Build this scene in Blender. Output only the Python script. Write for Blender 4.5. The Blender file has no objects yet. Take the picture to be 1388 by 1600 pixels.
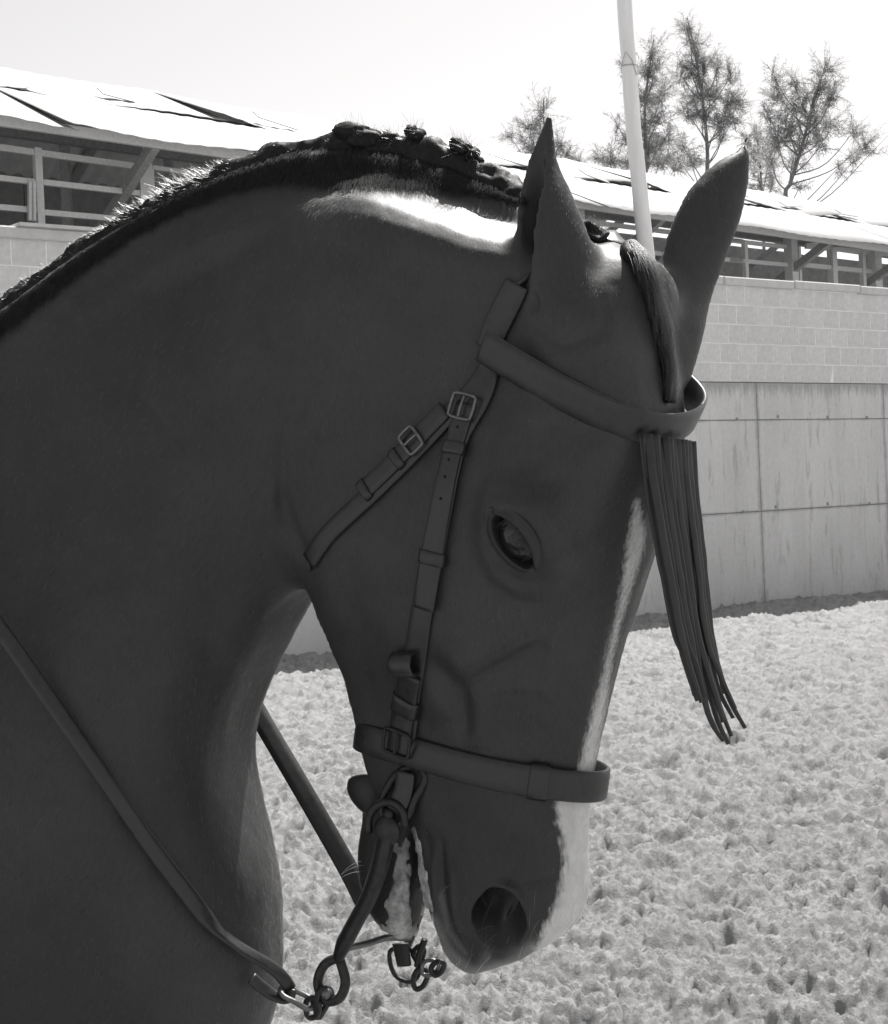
import bpy, bmesh, math, random
import numpy as np
from mathutils import Vector, Matrix
from mathutils.bvhtree import BVHTree
import openvdb as vdb

random.seed(7)
RNG = np.random.default_rng(11)
scene = bpy.context.scene
COL = scene.collection
R = math.radians

# ------------------------------------------------------------------ camera, sky, sun, exposure
FPX, CX, CY = 2200.0, 694.0, 800.0
CAM = np.array([0.0, 0.0, 1.30])
ROLL, PITCH = 0.045, -25.0 / 2200.0
_c, _s = math.cos(ROLL), math.sin(ROLL)
_r = np.array([_c, 0, -_s]); _u0 = np.array([_s, 0, _c]); _f0 = np.array([0, 1.0, 0])
_f = _f0 * math.cos(PITCH) + _u0 * math.sin(PITCH)
_u = _u0 * math.cos(PITCH) - _f0 * math.sin(PITCH)
cam_d = bpy.data.cameras.new('camera')
cam = bpy.data.objects.new('camera', cam_d); COL.objects.link(cam); scene.camera = cam
cam_d.sensor_fit = 'VERTICAL'; cam_d.sensor_height = 36.0; cam_d.sensor_width = 36.0
cam_d.lens = FPX / 1600.0 * 36.0
cam_d.clip_start = 0.05; cam_d.clip_end = 3000.0
cam_d.dof.use_dof = True; cam_d.dof.focus_distance = 1.27; cam_d.dof.aperture_fstop = 90.0
M = Matrix.Identity(4)
for i in range(3):
    M[i][0], M[i][1], M[i][2], M[i][3] = _r[i], _u[i], -_f[i], CAM[i]
cam.matrix_world = M

SUN_EL, SUN_AZ = R(62.0), R(24.0)          # azimuth measured from +Y (away from the camera) towards +X
world = bpy.data.worlds.new('World'); scene.world = world; world.use_nodes = True
wn = world.node_tree; wn.nodes.clear()
sky = wn.nodes.new('ShaderNodeTexSky'); sky.sky_type = 'NISHITA'; sky.sun_disc = False
sky.sun_elevation = SUN_EL; sky.sun_rotation = SUN_AZ
sky.air_density = 1.0; sky.dust_density = 1.6; sky.ozone_density = 1.0
bw = wn.nodes.new('ShaderNodeRGBToBW')
tint = wn.nodes.new('ShaderNodeMix'); tint.data_type = 'RGBA'; tint.blend_type = 'MULTIPLY'
tint.inputs[0].default_value = 1.0; tint.inputs[7].default_value = (1.0, 0.985, 0.985, 1)
bg = wn.nodes.new('ShaderNodeBackground'); bg.inputs[1].default_value = 0.15
wo = wn.nodes.new('ShaderNodeOutputWorld')
wn.links.new(sky.outputs[0], bw.inputs[0]); wn.links.new(bw.outputs[0], tint.inputs[6])
wn.links.new(tint.outputs[2], bg.inputs[0]); wn.links.new(bg.outputs[0], wo.inputs[0])
sun_d = bpy.data.lights.new('sun', 'SUN'); sun_d.energy = 5.0; sun_d.angle = R(0.5); sun_d.color = (1.0, 0.985, 0.97)
sun = bpy.data.objects.new('sun', sun_d); COL.objects.link(sun)
SUN = Vector((math.sin(SUN_AZ) * math.cos(SUN_EL), math.cos(SUN_AZ) * math.cos(SUN_EL), math.sin(SUN_EL)))
sun.rotation_euler = SUN.to_track_quat('Z', 'Y').to_euler(); sun.location = (3, 10, 20)
vs = scene.view_settings
vs.view_transform = 'Standard'; vs.look = 'None'; vs.exposure = 0.55; vs.gamma = 1.0; vs.use_curve_mapping = False
scene.display_settings.display_device = 'sRGB'

# ------------------------------------------------------------------ helpers
def ray(px, py):
    d = _r * ((px - CX) / FPX) - _u * ((py - CY) / FPX) + _f
    return d
def at(px, py, Y):
    d = ray(px, py)
    return CAM + d * (Y / d[1])
def to_px(P):
    q = np.asarray(P, float) - CAM
    x, y, z = q @ _r, q @ _u, q @ _f
    z = np.where(np.abs(z) < 1e-6, 1e-6, z)
    return np.stack([CX + FPX * x / z, CY - FPX * y / z], -1), z
def ground_at(px, py, z=0.0):
    d = ray(px, py)
    return CAM + d * ((z - CAM[2]) / d[2])
def on_plane(px, py, o, n):
    d = ray(px, py)
    return CAM + d * (np.dot(o - CAM, n) / np.dot(d, n))

def tag(o, label=None, cat=None, group=None, kind=None):
    if label: o['label'] = label
    if cat: o['category'] = cat
    if group: o['group'] = group
    if kind: o['kind'] = kind
    return o
def empty(name, loc=(0, 0, 0), parent=None):
    o = bpy.data.objects.new(name, None); COL.objects.link(o)
    o.location = loc; o.empty_display_size = 0.1
    if parent: o.parent = parent
    return o
def place(o, parent):
    """parent without moving (parent only translated)"""
    if parent is not None:
        o.parent = parent
        p = parent; off = Vector((0, 0, 0))
        while p is not None:
            off += p.location; p = p.parent
        o.location = o.location - off
    return o
def mesh_obj(name, V, F, mat, parent=None, smooth=True, origin=None):
    V = np.asarray(V, float)
    if origin is None:
        origin = (V.min(0) + V.max(0)) / 2
    origin = np.asarray(origin, float)
    me = bpy.data.meshes.new(name)
    me.from_pydata((V - origin).tolist(), [], [list(map(int, f)) for f in F])
    me.materials.append(mat)
    if smooth: me.polygons.foreach_set('use_smooth', [True] * len(me.polygons))
    me.update()
    o = bpy.data.objects.new(name, me); COL.objects.link(o)
    o.location = origin
    return place(o, parent)
def mesh_np(name, V, quads, mat, parent=None, smooth=True, tris=None):
    """fast mesh from arrays"""
    V = np.asarray(V, np.float32)
    me = bpy.data.meshes.new(name)
    nq = 0 if quads is None else len(quads); nt = 0 if tris is None else len(tris)
    me.vertices.add(len(V)); me.vertices.foreach_set('co', V.ravel())
    me.loops.add(nq * 4 + nt * 3); me.polygons.add(nq + nt)
    idx = []; st = []; 
    if nq: idx.append(np.asarray(quads, np.int32).ravel()); st.append(np.arange(nq) * 4)
    if nt: idx.append(np.asarray(tris, np.int32).ravel()); st.append(nq * 4 + np.arange(nt) * 3)
    me.loops.foreach_set('vertex_index', np.concatenate(idx).astype(np.int32))
    me.polygons.foreach_set('loop_start', np.concatenate(st).astype(np.int32))
    if smooth: me.polygons.foreach_set('use_smooth', np.ones(nq + nt, bool))
    me.materials.append(mat); me.update(calc_edges=True); me.validate()
    o = bpy.data.objects.new(name, me); COL.objects.link(o)
    return place(o, parent)
def merge(parts):
    V = []; F = []; n = 0
    for v, f in parts:
        V.append(np.asarray(v, float)); F += [[i + n for i in q] for q in f]; n += len(v)
    return np.concatenate(V), F
def box(c, ax, ay, az):
    """box from centre and three half-axis vectors"""
    c, ax, ay, az = (np.asarray(k, float) for k in (c, ax, ay, az))
    V = [c + sx * ax + sy * ay + sz * az for sz in (-1, 1) for sy in (-1, 1) for sx in (-1, 1)]
    F = [(0, 2, 3, 1), (4, 5, 7, 6), (0, 1, 5, 4), (2, 6, 7, 3), (0, 4, 6, 2), (1, 3, 7, 5)]
    return np.array(V), F
def beam(a, b, w, h, up=(0, 0, 1)):
    a = np.asarray(a, float); b = np.asarray(b, float)
    d = b - a; L = np.linalg.norm(d); d /= L
    s = np.cross(d, up); n = np.linalg.norm(s)
    if n < 1e-6: s = np.array([1.0, 0, 0])
    else: s = s / n
    u = np.cross(s, d)
    return box((a + b) / 2, d * L / 2, s * w / 2, u * h / 2)
def spline(P, n, closed=False):
    """Catmull-Rom through points, n samples, roughly uniform in arc length"""
    P = np.asarray(P, float)
    if closed: Q = np.vstack([P[-1:], P, P[:2]])
    else: Q = np.vstack([2 * P[:1] - P[1:2], P, 2 * P[-1:] - P[-2:-1]])
    out = []
    for i in range(len(Q) - 3):
        p0, p1, p2, p3 = Q[i:i + 4]
        t = np.linspace(0, 1, 24, endpoint=False)[:, None]
        out.append(0.5 * ((2 * p1) + (-p0 + p2) * t + (2 * p0 - 5 * p1 + 4 * p2 - p3) * t ** 2 + (-p0 + 3 * p1 - 3 * p2 + p3) * t ** 3))
    if not closed: out.append(P[-1:])
    else: out.append(P[:1])
    D = np.vstack(out)
    s = np.concatenate([[0], np.cumsum(np.linalg.norm(np.diff(D, axis=0), axis=1))])
    k = np.linspace(0, s[-1], n + (1 if closed else 0))
    if closed: k = k[:-1]
    return np.stack([np.interp(k, s, D[:, j]) for j in range(D.shape[1])], -1)
def frames(P, closed=False):
    P = np.asarray(P, float)
    T = np.gradient(P, axis=0) if not closed else (np.roll(P, -1, 0) - np.roll(P, 1, 0))
    T /= np.linalg.norm(T, axis=1)[:, None] + 1e-12
    n = np.cross(T[0], [0, 0, 1.0])
    if np.linalg.norm(n) < 1e-3: n = np.cross(T[0], [0, 1.0, 0])
    n /= np.linalg.norm(n); N = []
    for t in T:
        n = n - t * np.dot(n, t); n /= np.linalg.norm(n); N.append(n)
    N = np.array(N)
    return T, N, np.cross(T, N)
def tube(P, rad, k=8, closed=False, flat=1.0):
    P = np.asarray(P, float); T, N, B = frames(P, closed)
    rad = np.broadcast_to(np.asarray(rad, float), (len(P),))
    a = np.arange(k) / k * 2 * math.pi
    V = (P[:, None] + rad[:, None, None] * (np.cos(a)[None, :, None] * N[:, None] + flat * np.sin(a)[None, :, None] * B[:, None])).reshape(-1, 3)
    F = []; m = len(P)
    for i in range(m if closed else m - 1):
        j = (i + 1) % m
        for q in range(k):
            F.append((i * k + q, i * k + (q + 1) % k, j * k + (q + 1) % k, j * k + q))
    if not closed:
        F.append(tuple(range(k))[::-1]); F.append(tuple((m - 1) * k + q for q in range(k)))
    return V, F
def ribbon(P, N, width, thick, closed=False):
    """strap along P with surface normals N: rounded rectangular section"""
    P = np.asarray(P, float); N = np.asarray(N, float)
    T = np.gradient(P, axis=0) if not closed else (np.roll(P, -1, 0) - np.roll(P, 1, 0))
    T /= np.linalg.norm(T, axis=1)[:, None] + 1e-12
    N = N - T * np.sum(N * T, 1)[:, None]; N /= np.linalg.norm(N, axis=1)[:, None] + 1e-12
    S = np.cross(T, N)
    w = np.broadcast_to(np.asarray(width, float), (len(P),))[:, None] / 2
    h = np.broadcast_to(np.asarray(thick, float), (len(P),))[:, None] / 2
    e = np.minimum(h * 0.7, w * 0.3)
    sec = [(-w + e, h), (-w * 0.33, h * 1.12), (w * 0.33, h * 1.12), (w - e, h), (w, h - e), (w, -h + e), (w - e, -h), (-w + e, -h), (-w, -h + e), (-w, h - e)]
    k = len(sec)
    V = np.stack([P + S * a + N * b for a, b in sec], 1).reshape(-1, 3)
    F = []; m = len(P)
    for i in range(m if closed else m - 1):
        j = (i + 1) % m
        for q in range(k):
            F.append((i * k + q, j * k + q, j * k + (q + 1) % k, i * k + (q + 1) % k))
    if not closed:
        F.append(tuple(range(k))); F.append(tuple((m - 1) * k + q for q in range(k))[::-1])
    return V, F
def ball(c, r, nu=12, nv=8, axes=None):
    c = np.asarray(c, float); V = []
    A = np.eye(3) if axes is None else np.asarray(axes, float)
    r = np.broadcast_to(np.asarray(r, float), (3,))
    for i in range(nv + 1):
        th = math.pi * i / nv
        for j in range(nu):
            ph = 2 * math.pi * j / nu
            p = np.array([math.sin(th) * math.cos(ph), math.sin(th) * math.sin(ph), math.cos(th)]) * r
            V.append(c + p @ A)
    F = [(i * nu + j, i * nu + (j + 1) % nu, (i + 1) * nu + (j + 1) % nu, (i + 1) * nu + j) for i in range(nv) for j in range(nu)]
    return np.array(V), F
# numpy gradient-free value noise
def _hash(ix, iy, iz):
    ix, iy, iz = np.atleast_1d(ix), np.atleast_1d(iy), np.atleast_1d(iz)
    h = (ix.astype(np.int64) * 374761393 + iy.astype(np.int64) * 668265263 + iz.astype(np.int64) * 2147483647 + 1013904223) & 0xffffffff
    h = ((h ^ (h >> 13)) * 1274126177) & 0xffffffff
    h = ((h ^ (h >> 16)) * 2246822519) & 0xffffffff
    return ((h ^ (h >> 15)) & 0xffffff) / float(0xffffff)
def vnoise(x, y, z=0.0):
    x, y, z = np.broadcast_arrays(np.asarray(x, float), np.asarray(y, float), np.asarray(z, float))
    ix, iy, iz = np.floor(x), np.floor(y), np.floor(z)
    fx, fy, fz = x - ix, y - iy, z - iz
    fx, fy, fz = (f * f * f * (f * (f * 6 - 15) + 10) for f in (fx, fy, fz))
    r = 0
    for dx in (0, 1):
        for dy in (0, 1):
            for dz in (0, 1):
                r = r + _hash(ix + dx, iy + dy, iz + dz) * (fx if dx else 1 - fx) * (fy if dy else 1 - fy) * (fz if dz else 1 - fz)
    return (r * 2 - 1).reshape(x.shape)
def fbm(x, y, z=0.0, o=4, g=0.5):
    r = 0; a = 1
    for k in range(o):
        r = r + a * vnoise(np.asarray(x) * 2 ** k + 17.3 * k, np.asarray(y) * 2 ** k - 9.1 * k, np.asarray(z) * 2 ** k + 3.7 * k); a *= g
    return r
def worley(x, y, jit=0.9):
    """distance to nearest cell point and that cell's random value"""
    ix, iy = np.floor(x), np.floor(y)
    best = np.full(x.shape, 9.0); val = np.zeros(x.shape)
    for dx in (-1, 0, 1):
        for dy in (-1, 0, 1):
            cx, cy = ix + dx, iy + dy
            z0 = np.zeros_like(cx)
            px = cx + 0.5 + jit * (_hash(cx, cy, z0 + 1) - 0.5); py = cy + 0.5 + jit * (_hash(cx, cy, z0 + 2) - 0.5)
            d = np.hypot(px - x, py - y); m = d < best
            best = np.where(m, d, best); val = np.where(m, _hash(cx, cy, z0 + 3), val)
    return best, val

# ------------------------------------------------------------------ materials (the photograph is black and white: all greys)
class NT:
    def __init__(s, name):
        s.m = bpy.data.materials.new(name); s.m.use_nodes = True
        s.t = s.m.node_tree; s.n = s.t.nodes; s.b = s.n['Principled BSDF']
    def node(s, typ, **kw):
        n = s.n.new(typ)
        for k, v in kw.items():
            if k.startswith('i_'):
                key = k[2:]
                n.inputs[int(key) if key.isdigit() else key].default_value = v
            else: setattr(n, k, v)
        return n
    def link(s, a, b): s.t.links.new(a, b)
    def noise(s, scale, detail=4, rough=0.55, coord=None, dist=0.0):
        n = s.node('ShaderNodeTexNoise'); n.inputs['Scale'].default_value = scale
        n.inputs['Detail'].default_value = detail; n.inputs['Roughness'].default_value = rough
        n.inputs['Distortion'].default_value = dist
        if coord is not None: s.link(coord, n.inputs['Vector'])
        return n.outputs['Fac']
    def coord(s, kind='Object', scale=None, rot=None):
        c = s.node('ShaderNodeTexCoord').outputs[kind]
        if scale is not None or rot is not None:
            mp = s.node('ShaderNodeMapping'); s.link(c, mp.inputs[0])
            if scale is not None: mp.inputs['Scale'].default_value = scale
            if rot is not None: mp.inputs['Rotation'].default_value = rot
            c = mp.outputs[0]
        return c
    def ramp(s, fac, stops):
        r = s.node('ShaderNodeValToRGB'); s.link(fac, r.inputs[0]); e = r.color_ramp.elements
        while len(e) < len(stops): e.new(0.5)
        for k, (p, v) in zip(e, stops): k.position = p; k.color = (v, v, v, 1)
        return r.outputs[0]
    def mix(s, fac, a, b, mode='MIX'):
        m = s.node('ShaderNodeMix', data_type='RGBA', blend_type=mode)
        for k, v in ((0, fac), (6, a), (7, b)):
            if hasattr(v, 'node'): s.link(v, m.inputs[k])
            elif k == 0: m.inputs[0].default_value = v
            else: m.inputs[k].default_value = (v, v, v, 1)
        return m.outputs[2]
    def math(s, op, a, b=0.0, clamp=False):
        m = s.node('ShaderNodeMath', operation=op); m.use_clamp = clamp
        for k, v in ((0, a), (1, b)):
            if hasattr(v, 'node'): s.link(v, m.inputs[k])
            else: m.inputs[k].default_value = v
        return m.outputs[0]
    def bump(s, h, strength=0.3, dist=0.01, prev=None):
        b = s.node('ShaderNodeBump'); b.inputs['Strength'].default_value = strength; b.inputs['Distance'].default_value = dist
        s.link(h, b.inputs['Height'])
        if prev is not None: s.link(prev, b.inputs['Normal'])
        return b.outputs[0]
    def set(s, color=None, rough=0.6, metal=0.0, normal=None, spec=0.5):
        if color is not None:
            if hasattr(color, 'node'): s.link(color, s.b.inputs['Base Color'])
            else: s.b.inputs['Base Color'].default_value = (color, color, color, 1)
        if hasattr(rough, 'node'): s.link(rough, s.b.inputs['Roughness'])
        else: s.b.inputs['Roughness'].default_value = rough
        s.b.inputs['Metallic'].default_value = metal; s.b.inputs['Specular IOR Level'].default_value = spec
        if normal is not None: s.link(normal, s.b.inputs['Normal'])
        return s.m
def simple(name, v, rough=0.6, metal=0.0, var=0.25, scale=30.0, bump=0.15, spec=0.4, bdist=0.002):
    t = NT(name); c = t.coord('Object')
    n = t.noise(scale, 6, 0.6, c)
    col = t.ramp(n, [(0.25, v * (1 - var)), (0.75, min(0.95, v * (1 + var)))])
    return t.set(col, rough, metal, t.bump(n, bump, bdist) if bump else None, spec)
# ================================================================== ground: churned riding-school sand
def make_ground():
    ys = [2.7]
    while ys[-1] < 16.4: ys.append(ys[-1] + .0075 + .0023 * (ys[-1] - 2.7))
    us = list(np.linspace(-1, 1, 760)); side = list(np.arange(1.012, 2.0, .012)); us = [-q for q in side[::-1]] + us + side
    st = .25
    while ys[-1] < 1500: ys.append(ys[-1] + st); st *= 1.35
    st = .25
    while ys[0] > -900: ys.insert(0, ys[0] - st); st *= 1.35
    st = .05
    while us[-1] < 240: us.append(us[-1] + st); us.insert(0, us[0] - st); st *= 1.35
    U, Y = np.meshgrid(np.array(us), np.array(ys)); X = U * (1.25 + .44 * np.clip(Y, 2.7, 16.4))
    fade = np.clip((2 - np.abs(U)) / .3, 0, 1) * np.clip(np.minimum((Y - 2.7) / .5, (16.4 - Y) / .5), 0, 1)
    wx = X + .035 * fbm(X * 9, Y * 9, 0, 2); wy = Y + .035 * fbm(X * 9, Y * 9, 7, 2)
    Z = .026 * fbm(X * 1.1, Y * 1.3, 2, 3)
    d, v = worley(wx * 2.6, wy * 2.9); Z -= .034 * np.clip(1 - (d / .40) ** 2, 0, 1) ** 1.5 * (v > .55)              # hoof holes
    Z += .012 * np.exp(-((d - .46) / .12) ** 2) * (v > .55)
    Z += .032 * (1 - np.abs(fbm(X * 3.0, Y * 6.0, 5, 4))) + .020 * np.abs(fbm(X * 5.0, Y * 7.5, 9, 3)) + .013 * fbm(X * 15, Y * 18, 8, 3, .6)
    dens = .5 + .5 * np.clip(fbm(X * 1.6, Y * 1.9, 11, 2) * 1.6, -1, 1)
    for cell, thr, amp, rad in ((.14, .90, .013, .34), (.085, .85, .010, .36), (.05, .55, .0095, .45), (.032, .3, .0075, .5)):
        d, v = worley(wx / cell + cell * 91, wy / cell)
        r = rad * (.5 + .6 * v) * (1 + .35 * vnoise(X / cell * 2.7, Y / cell * 2.7, 4))
        h = np.clip(1 - (d / r) ** 2, 0, 1) ** .42
        Z += amp * (.4 + .9 * v) * h * (v > thr + .25 * (.5 - dens))
    Z += .0100 * fbm(X * 30, Y * 30, 3, 4, .62) + .0105 * (1 - 2 * np.abs(vnoise(X * 40, Y * 46, 1))) + .0055 * (1 - 2 * np.abs(vnoise(X * 88, Y * 88, 2)))
    d, v = worley(X / .021, Y / .021); Z += .0060 * v * np.clip(1 - (d / .5) ** 2, 0, 1) ** .5
    Z = Z * fade - .012
    nx, ny = len(us), len(ys)
    V = np.stack([X.ravel(), Y.ravel(), Z.ravel()], 1)
    i = np.arange(nx * (ny - 1)).reshape(ny - 1, nx)[:, :-1].ravel()
    Q = np.stack([i, i + 1, i + nx + 1, i + nx], 1)
    t = NT('arena_sand'); c = t.coord('Object')
    n = t.noise(3.0, 6, .6, c); n2 = t.noise(95, 5, .7, c); n3 = t.noise(420, 2, .6, c)
    col = t.ramp(n, [(.3, .32), (.7, .41)]); col = t.mix(.35, col, t.ramp(n2, [(.25, .22), (.7, .50)]))
    b = t.bump(n2, 1.0, .011); b = t.bump(n3, .8, .005, b)
    m = t.set(col, .95, 0, b, .1)
    g = mesh_np('ground', V, Q, m); tag(g, kind='structure'); return g
ground = make_ground()

# ================================================================== arena wall: poured concrete below, blocks above, coping
W0, W1 = at(0, 800, 10.3)[:2], at(1388, 800, 15.9)[:2]
WE = np.array([*(W1 - W0), 0.0]); WE /= np.linalg.norm(WE); WB = np.array([-WE[1], WE[0], 0.0])   # along, and away from the camera
WO = np.array([W0[0], W0[1], 0.0]); UP = np.array([0, 0, 1.0])
def wp(s, z, d=0.0): return WO + WE * s + UP * z + WB * d
def wall_sz(px, py):
    p = on_plane(px, py, WO, WB); return np.dot(p - WO, WE), p[2]
SEAM = 2.34
def streak_concrete(top=False):
    t = NT('cast_concrete'); c = t.coord('Object'); g = t.node('ShaderNodeNewGeometry').outputs['Position']
    mp = t.node('ShaderNodeMapping'); t.link(g, mp.inputs[0]); mp.inputs['Scale'].default_value = (2.2, 2.2, .35)
    st = t.noise(1.6, 6, .62, mp.outputs[0]); fine = t.noise(26, 6, .65, g); big = t.noise(.9, 4, .5, g)
    mp2 = t.node('ShaderNodeMapping'); t.link(g, mp2.inputs[0]); mp2.inputs['Scale'].default_value = (9, 9, 1.1)
    drip = t.noise(1.4, 5, .7, mp2.outputs[0], .4)
    col = t.ramp(st, [(.28, .50), (.5, .62), (.75, .70)])
    col = t.mix(.35, col, t.ramp(big, [(.3, .52), (.7, .72)]))
    col = t.mix(.22, col, t.ramp(fine, [(.3, .34), (.7, .66)]))
    col = t.mix(t.ramp(drip, [(.56, 0), (.68, .6)]), col, .28)
    gen = t.node('ShaderNodeSeparateXYZ'); t.link(t.coord('Generated'), gen.inputs[0])
    ex = t.math('ABSOLUTE', t.math('SUBTRACT', gen.outputs[0], .5)); ez_ = t.math('ABSOLUTE', t.math('SUBTRACT', gen.outputs[2], .5))
    wob = t.math('MULTIPLY', t.math('SUBTRACT', t.noise(5, 5, .7, g), .5), .05)
    e = t.math('ADD', t.math('MAXIMUM', ex, t.math('SUBTRACT', ez_, .004)), wob)
    col = t.mix(t.ramp(e, [(.475, 0), (.497, .6)]), col, .24)
    if top:
        w2 = t.math('MULTIPLY', t.math('SUBTRACT', t.noise(3.2, 6, .7, mp2.outputs[0]), .5), 1.3)
        col = t.mix(t.ramp(t.math('ADD', gen.outputs[2], w2), [(.62, 0), (.95, .7)]), col, .26)
    return t.set(col, .9, 0, t.bump(fine, .35, .006), .2)
M_CONC = streak_concrete(); M_CONC_TOP = streak_concrete(True)
M_BLOCK = simple('concrete_block', .60, .92, var=.12, scale=18, bump=.3, bdist=.004, spec=.2)
M_BLOCK2 = simple('concrete_block_pale', .63, .92, var=.12, scale=22, bump=.3, bdist=.004, spec=.2)
M_MORTAR = simple('mortar', .80, .95, var=.12, scale=30, bump=.2, spec=.1)
M_JOINT = simple('concrete_joint', .30, .95, var=.3, scale=30, bump=.2, spec=.1)
M_COPING = simple('coping', .55, .85, var=.12, scale=12, bump=.2, spec=.2)
wall = empty('arena_wall', tuple(wp(5, 0)))
tag(wall, 'long arena wall of stained concrete topped with grey blocks and a pale coping', 'wall')
S0, S1 = -2.2, 12.8                               # blocks one by one here; the wall itself runs on
T0, T1 = -9.0, 34.0
def slab(name, s0, s1, z0, z1, d0, d1, mat, bev=.006, seed=0):
    c = wp((s0 + s1) / 2, (z0 + z1) / 2, (d0 + d1) / 2)
    hs, hz, hd = (s1 - s0) / 2, (z1 - z0) / 2, (d1 - d0) / 2
    V = []                                           # front face with bevelled edges, 12 corners
    for (k, dd) in ((1.0, hd), (1.0, -hd + bev), (0.0, -hd)):
        for a, b in ((-1, -1), (1, -1), (1, 1), (-1, 1)):
            e = bev if k == 0.0 else 0
            V.append(c + WE * a * (hs - e) + UP * b * (hz - e) + WB * dd)
    F = [(0, 1, 2, 3)] + [(4 * r + i, 4 * (r + 1) + i, 4 * (r + 1) + (i + 1) % 4, 4 * r + (i + 1) % 4) for r in (0, 1) for i in range(4)] + [(11, 10, 9, 8)]
    F = [f[::-1] for f in F]
    return mesh_obj(name, V, F, mat, wall, False)
core, cf = merge([box(wp((T0 + T1) / 2, 1.0, .125), WE * (T1 - T0) / 2, WB * .105, UP * 1.33)])
mesh_obj('wall_core', core, cf, M_JOINT, wall, False)
core, cf = merge([box(wp((T0 + T1) / 2, SEAM + .51, .1025), WE * (T1 - T0) / 2, WB * .099, UP * .5)])
mesh_obj('mortar_bed', core, cf, M_MORTAR, wall, False)
sv, _ = wall_sz(1186, 700); pw = wall_sz(1384, 700)[0] - sv
rgw = np.random.default_rng(4)
rows_z = [(-.35, .988), (.993, 1.947), (1.952, SEAM - .002)]
k0 = int(math.floor((T0 - sv) / pw)); 
for k in range(k0, int(math.ceil((T1 - sv) / pw))):
    a, b = max(T0, sv + k * pw + .002), min(T1, sv + (k + 1) * pw - .002)
    if b - a < .1: continue
    for z0, z1 in rows_z:
        slab('concrete_panel', a, b, z0, z1, rgw.uniform(-.001, .002), .03, M_CONC_TOP if z0 > 1.5 and z1 > 2 else M_CONC, .003)
    for z in (1.0, 1.95):
        for f in (.13, .52, .86):
            V, F = ball(wp(a + (b - a) * (f + rgw.uniform(-.03, .03)), z + rgw.uniform(-.03, .03), .001), (.018, .018, .018), 10, 6)
            mesh_obj('tie_hole', V, F, M_JOINT, wall)
# blocks: shared meshes, one object each
BL, BH = .264, .2
proto = [slab('block', -BL / 2 + .0045, BL / 2 - .0045, -.0955, .0955, -.012, .05, m, .003) for m in (M_BLOCK, M_BLOCK2, M_BLOCK)]
for o in proto: o.location = (0, 0, 0)
first = True; nb = 0
for r in range(5):
    s = S0 + (BL / 2 if r % 2 else 0)
    while s + BL / 2 < S1:
        pr = proto[int(rgw.integers(0, 3))]
        o = pr.copy(); COL.objects.link(o); o.parent = wall
        p = wp(s + BL / 2, SEAM + .1 + r * BH, .0325 + rgw.uniform(-.002, .002))
        o.location = Vector(p) - wall.location
        o.rotation_euler = (rgw.normal(0, .004), rgw.normal(0, .003), rgw.normal(0, .006)); s += BL; nb += 1
far_b = []
for r in range(5):
    off = S0 + (BL / 2 if r % 2 else 0); n0 = int((S1 - off - BL / 2) / BL) + 1
    n0 = n0 if off + (n0 - 1) * BL + BL / 2 < S1 else n0 - 1
    for k in list(range(-int((S0 - T0) / BL), 0)) + list(range(n0 if off + n0 * BL + BL / 2 >= S1 else n0 + 1, int((T1 - off) / BL))):
        far_b.append(box(wp(off + (k + .5) * BL, SEAM + .1 + r * BH, .0325), WE * (BL / 2 - .0045), WB * .031, UP * .0955))
V, F = merge(far_b); tag(mesh_obj('far_blocks', V, F, M_BLOCK, wall, False), kind='stuff')
for o in proto: bpy.data.objects.remove(o)
print('blocks', nb)
s = T0
while s < T1:
    L = rgw.uniform(.9, 1.25); e = min(T1, s + L)
    dz = rgw.uniform(-.004, .006)
    o = slab('coping_slab', s + .004, e - .004, SEAM + 1.0 + dz, SEAM + 1.085 + dz, -.055, .30, M_COPING, .012)
    s = e
# loose torn strip of coping render at the left end
sl, zl = wall_sz(92, 362)
V, F = merge([box(wp(sl, SEAM + 1.10, .02), WE * .33, WB * .14 + UP * .01, UP * .012), box(wp(sl + .40, SEAM + 1.075, -.05), WE * .12 - UP * .03, WB * .05, UP * .014)])
mesh_obj('broken_coping', V, F, M_COPING, wall, False)
# ================================================================== open-fronted stable block behind the wall
E0, E1 = at(0, 175, 11.6), at(1388, 381, 19.3)
SE = np.array([E1[0] - E0[0], E1[1] - E0[1], 0]); SL = np.linalg.norm(SE); SE /= SL; SB = np.array([-SE[1], SE[0], 0.0])
EZ0, EZ1 = E0[2], E1[2]
SO = np.array([E0[0], E0[1], 0.0])
def sp(s, d, z): return SO + SE * s + SB * d + UP * z
def ez(s): return EZ0 + (EZ1 - EZ0) * s / SL
def st_at(px, py, d):
    return on_plane(px, py, SO + SB * d, SB)
def s_of(p): return np.dot(np.asarray(p) - SO, SE)
M_SHEET = simple('roof_sheet', .36, .55, .0, .12, 6, .1, spec=.4)
M_UNDER = simple('roof_underside', .55, .8, var=.15, scale=8, bump=.2)
M_RAIL = simple('painted_rail', .62, .55, var=.15, scale=40, bump=.1)
M_FRAME = simple('steel_frame', .32, .6, var=.25, scale=30, bump=.15)
M_DARKWALL = simple('stable_back_wall', .26, .9, var=.25, scale=9, bump=.2)
stable = empty('stable', tuple(sp(6, 2, 0)))
tag(stable, 'open stable block with bright sheet roof and tubular stall fronts behind the wall', 'stable')
R0, R1 = st_at(0, 106, 3.0), st_at(1388, 334, 3.0)
def rz(s): return R0[2] + (R1[2] - R0[2]) * (s - s_of(R0)) / (s_of(R1) - s_of(R0))
print('eave z', EZ0, EZ1, 'ridge', R0[2], R1[2], 'len', SL)
rgs = np.random.default_rng(9)
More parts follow.
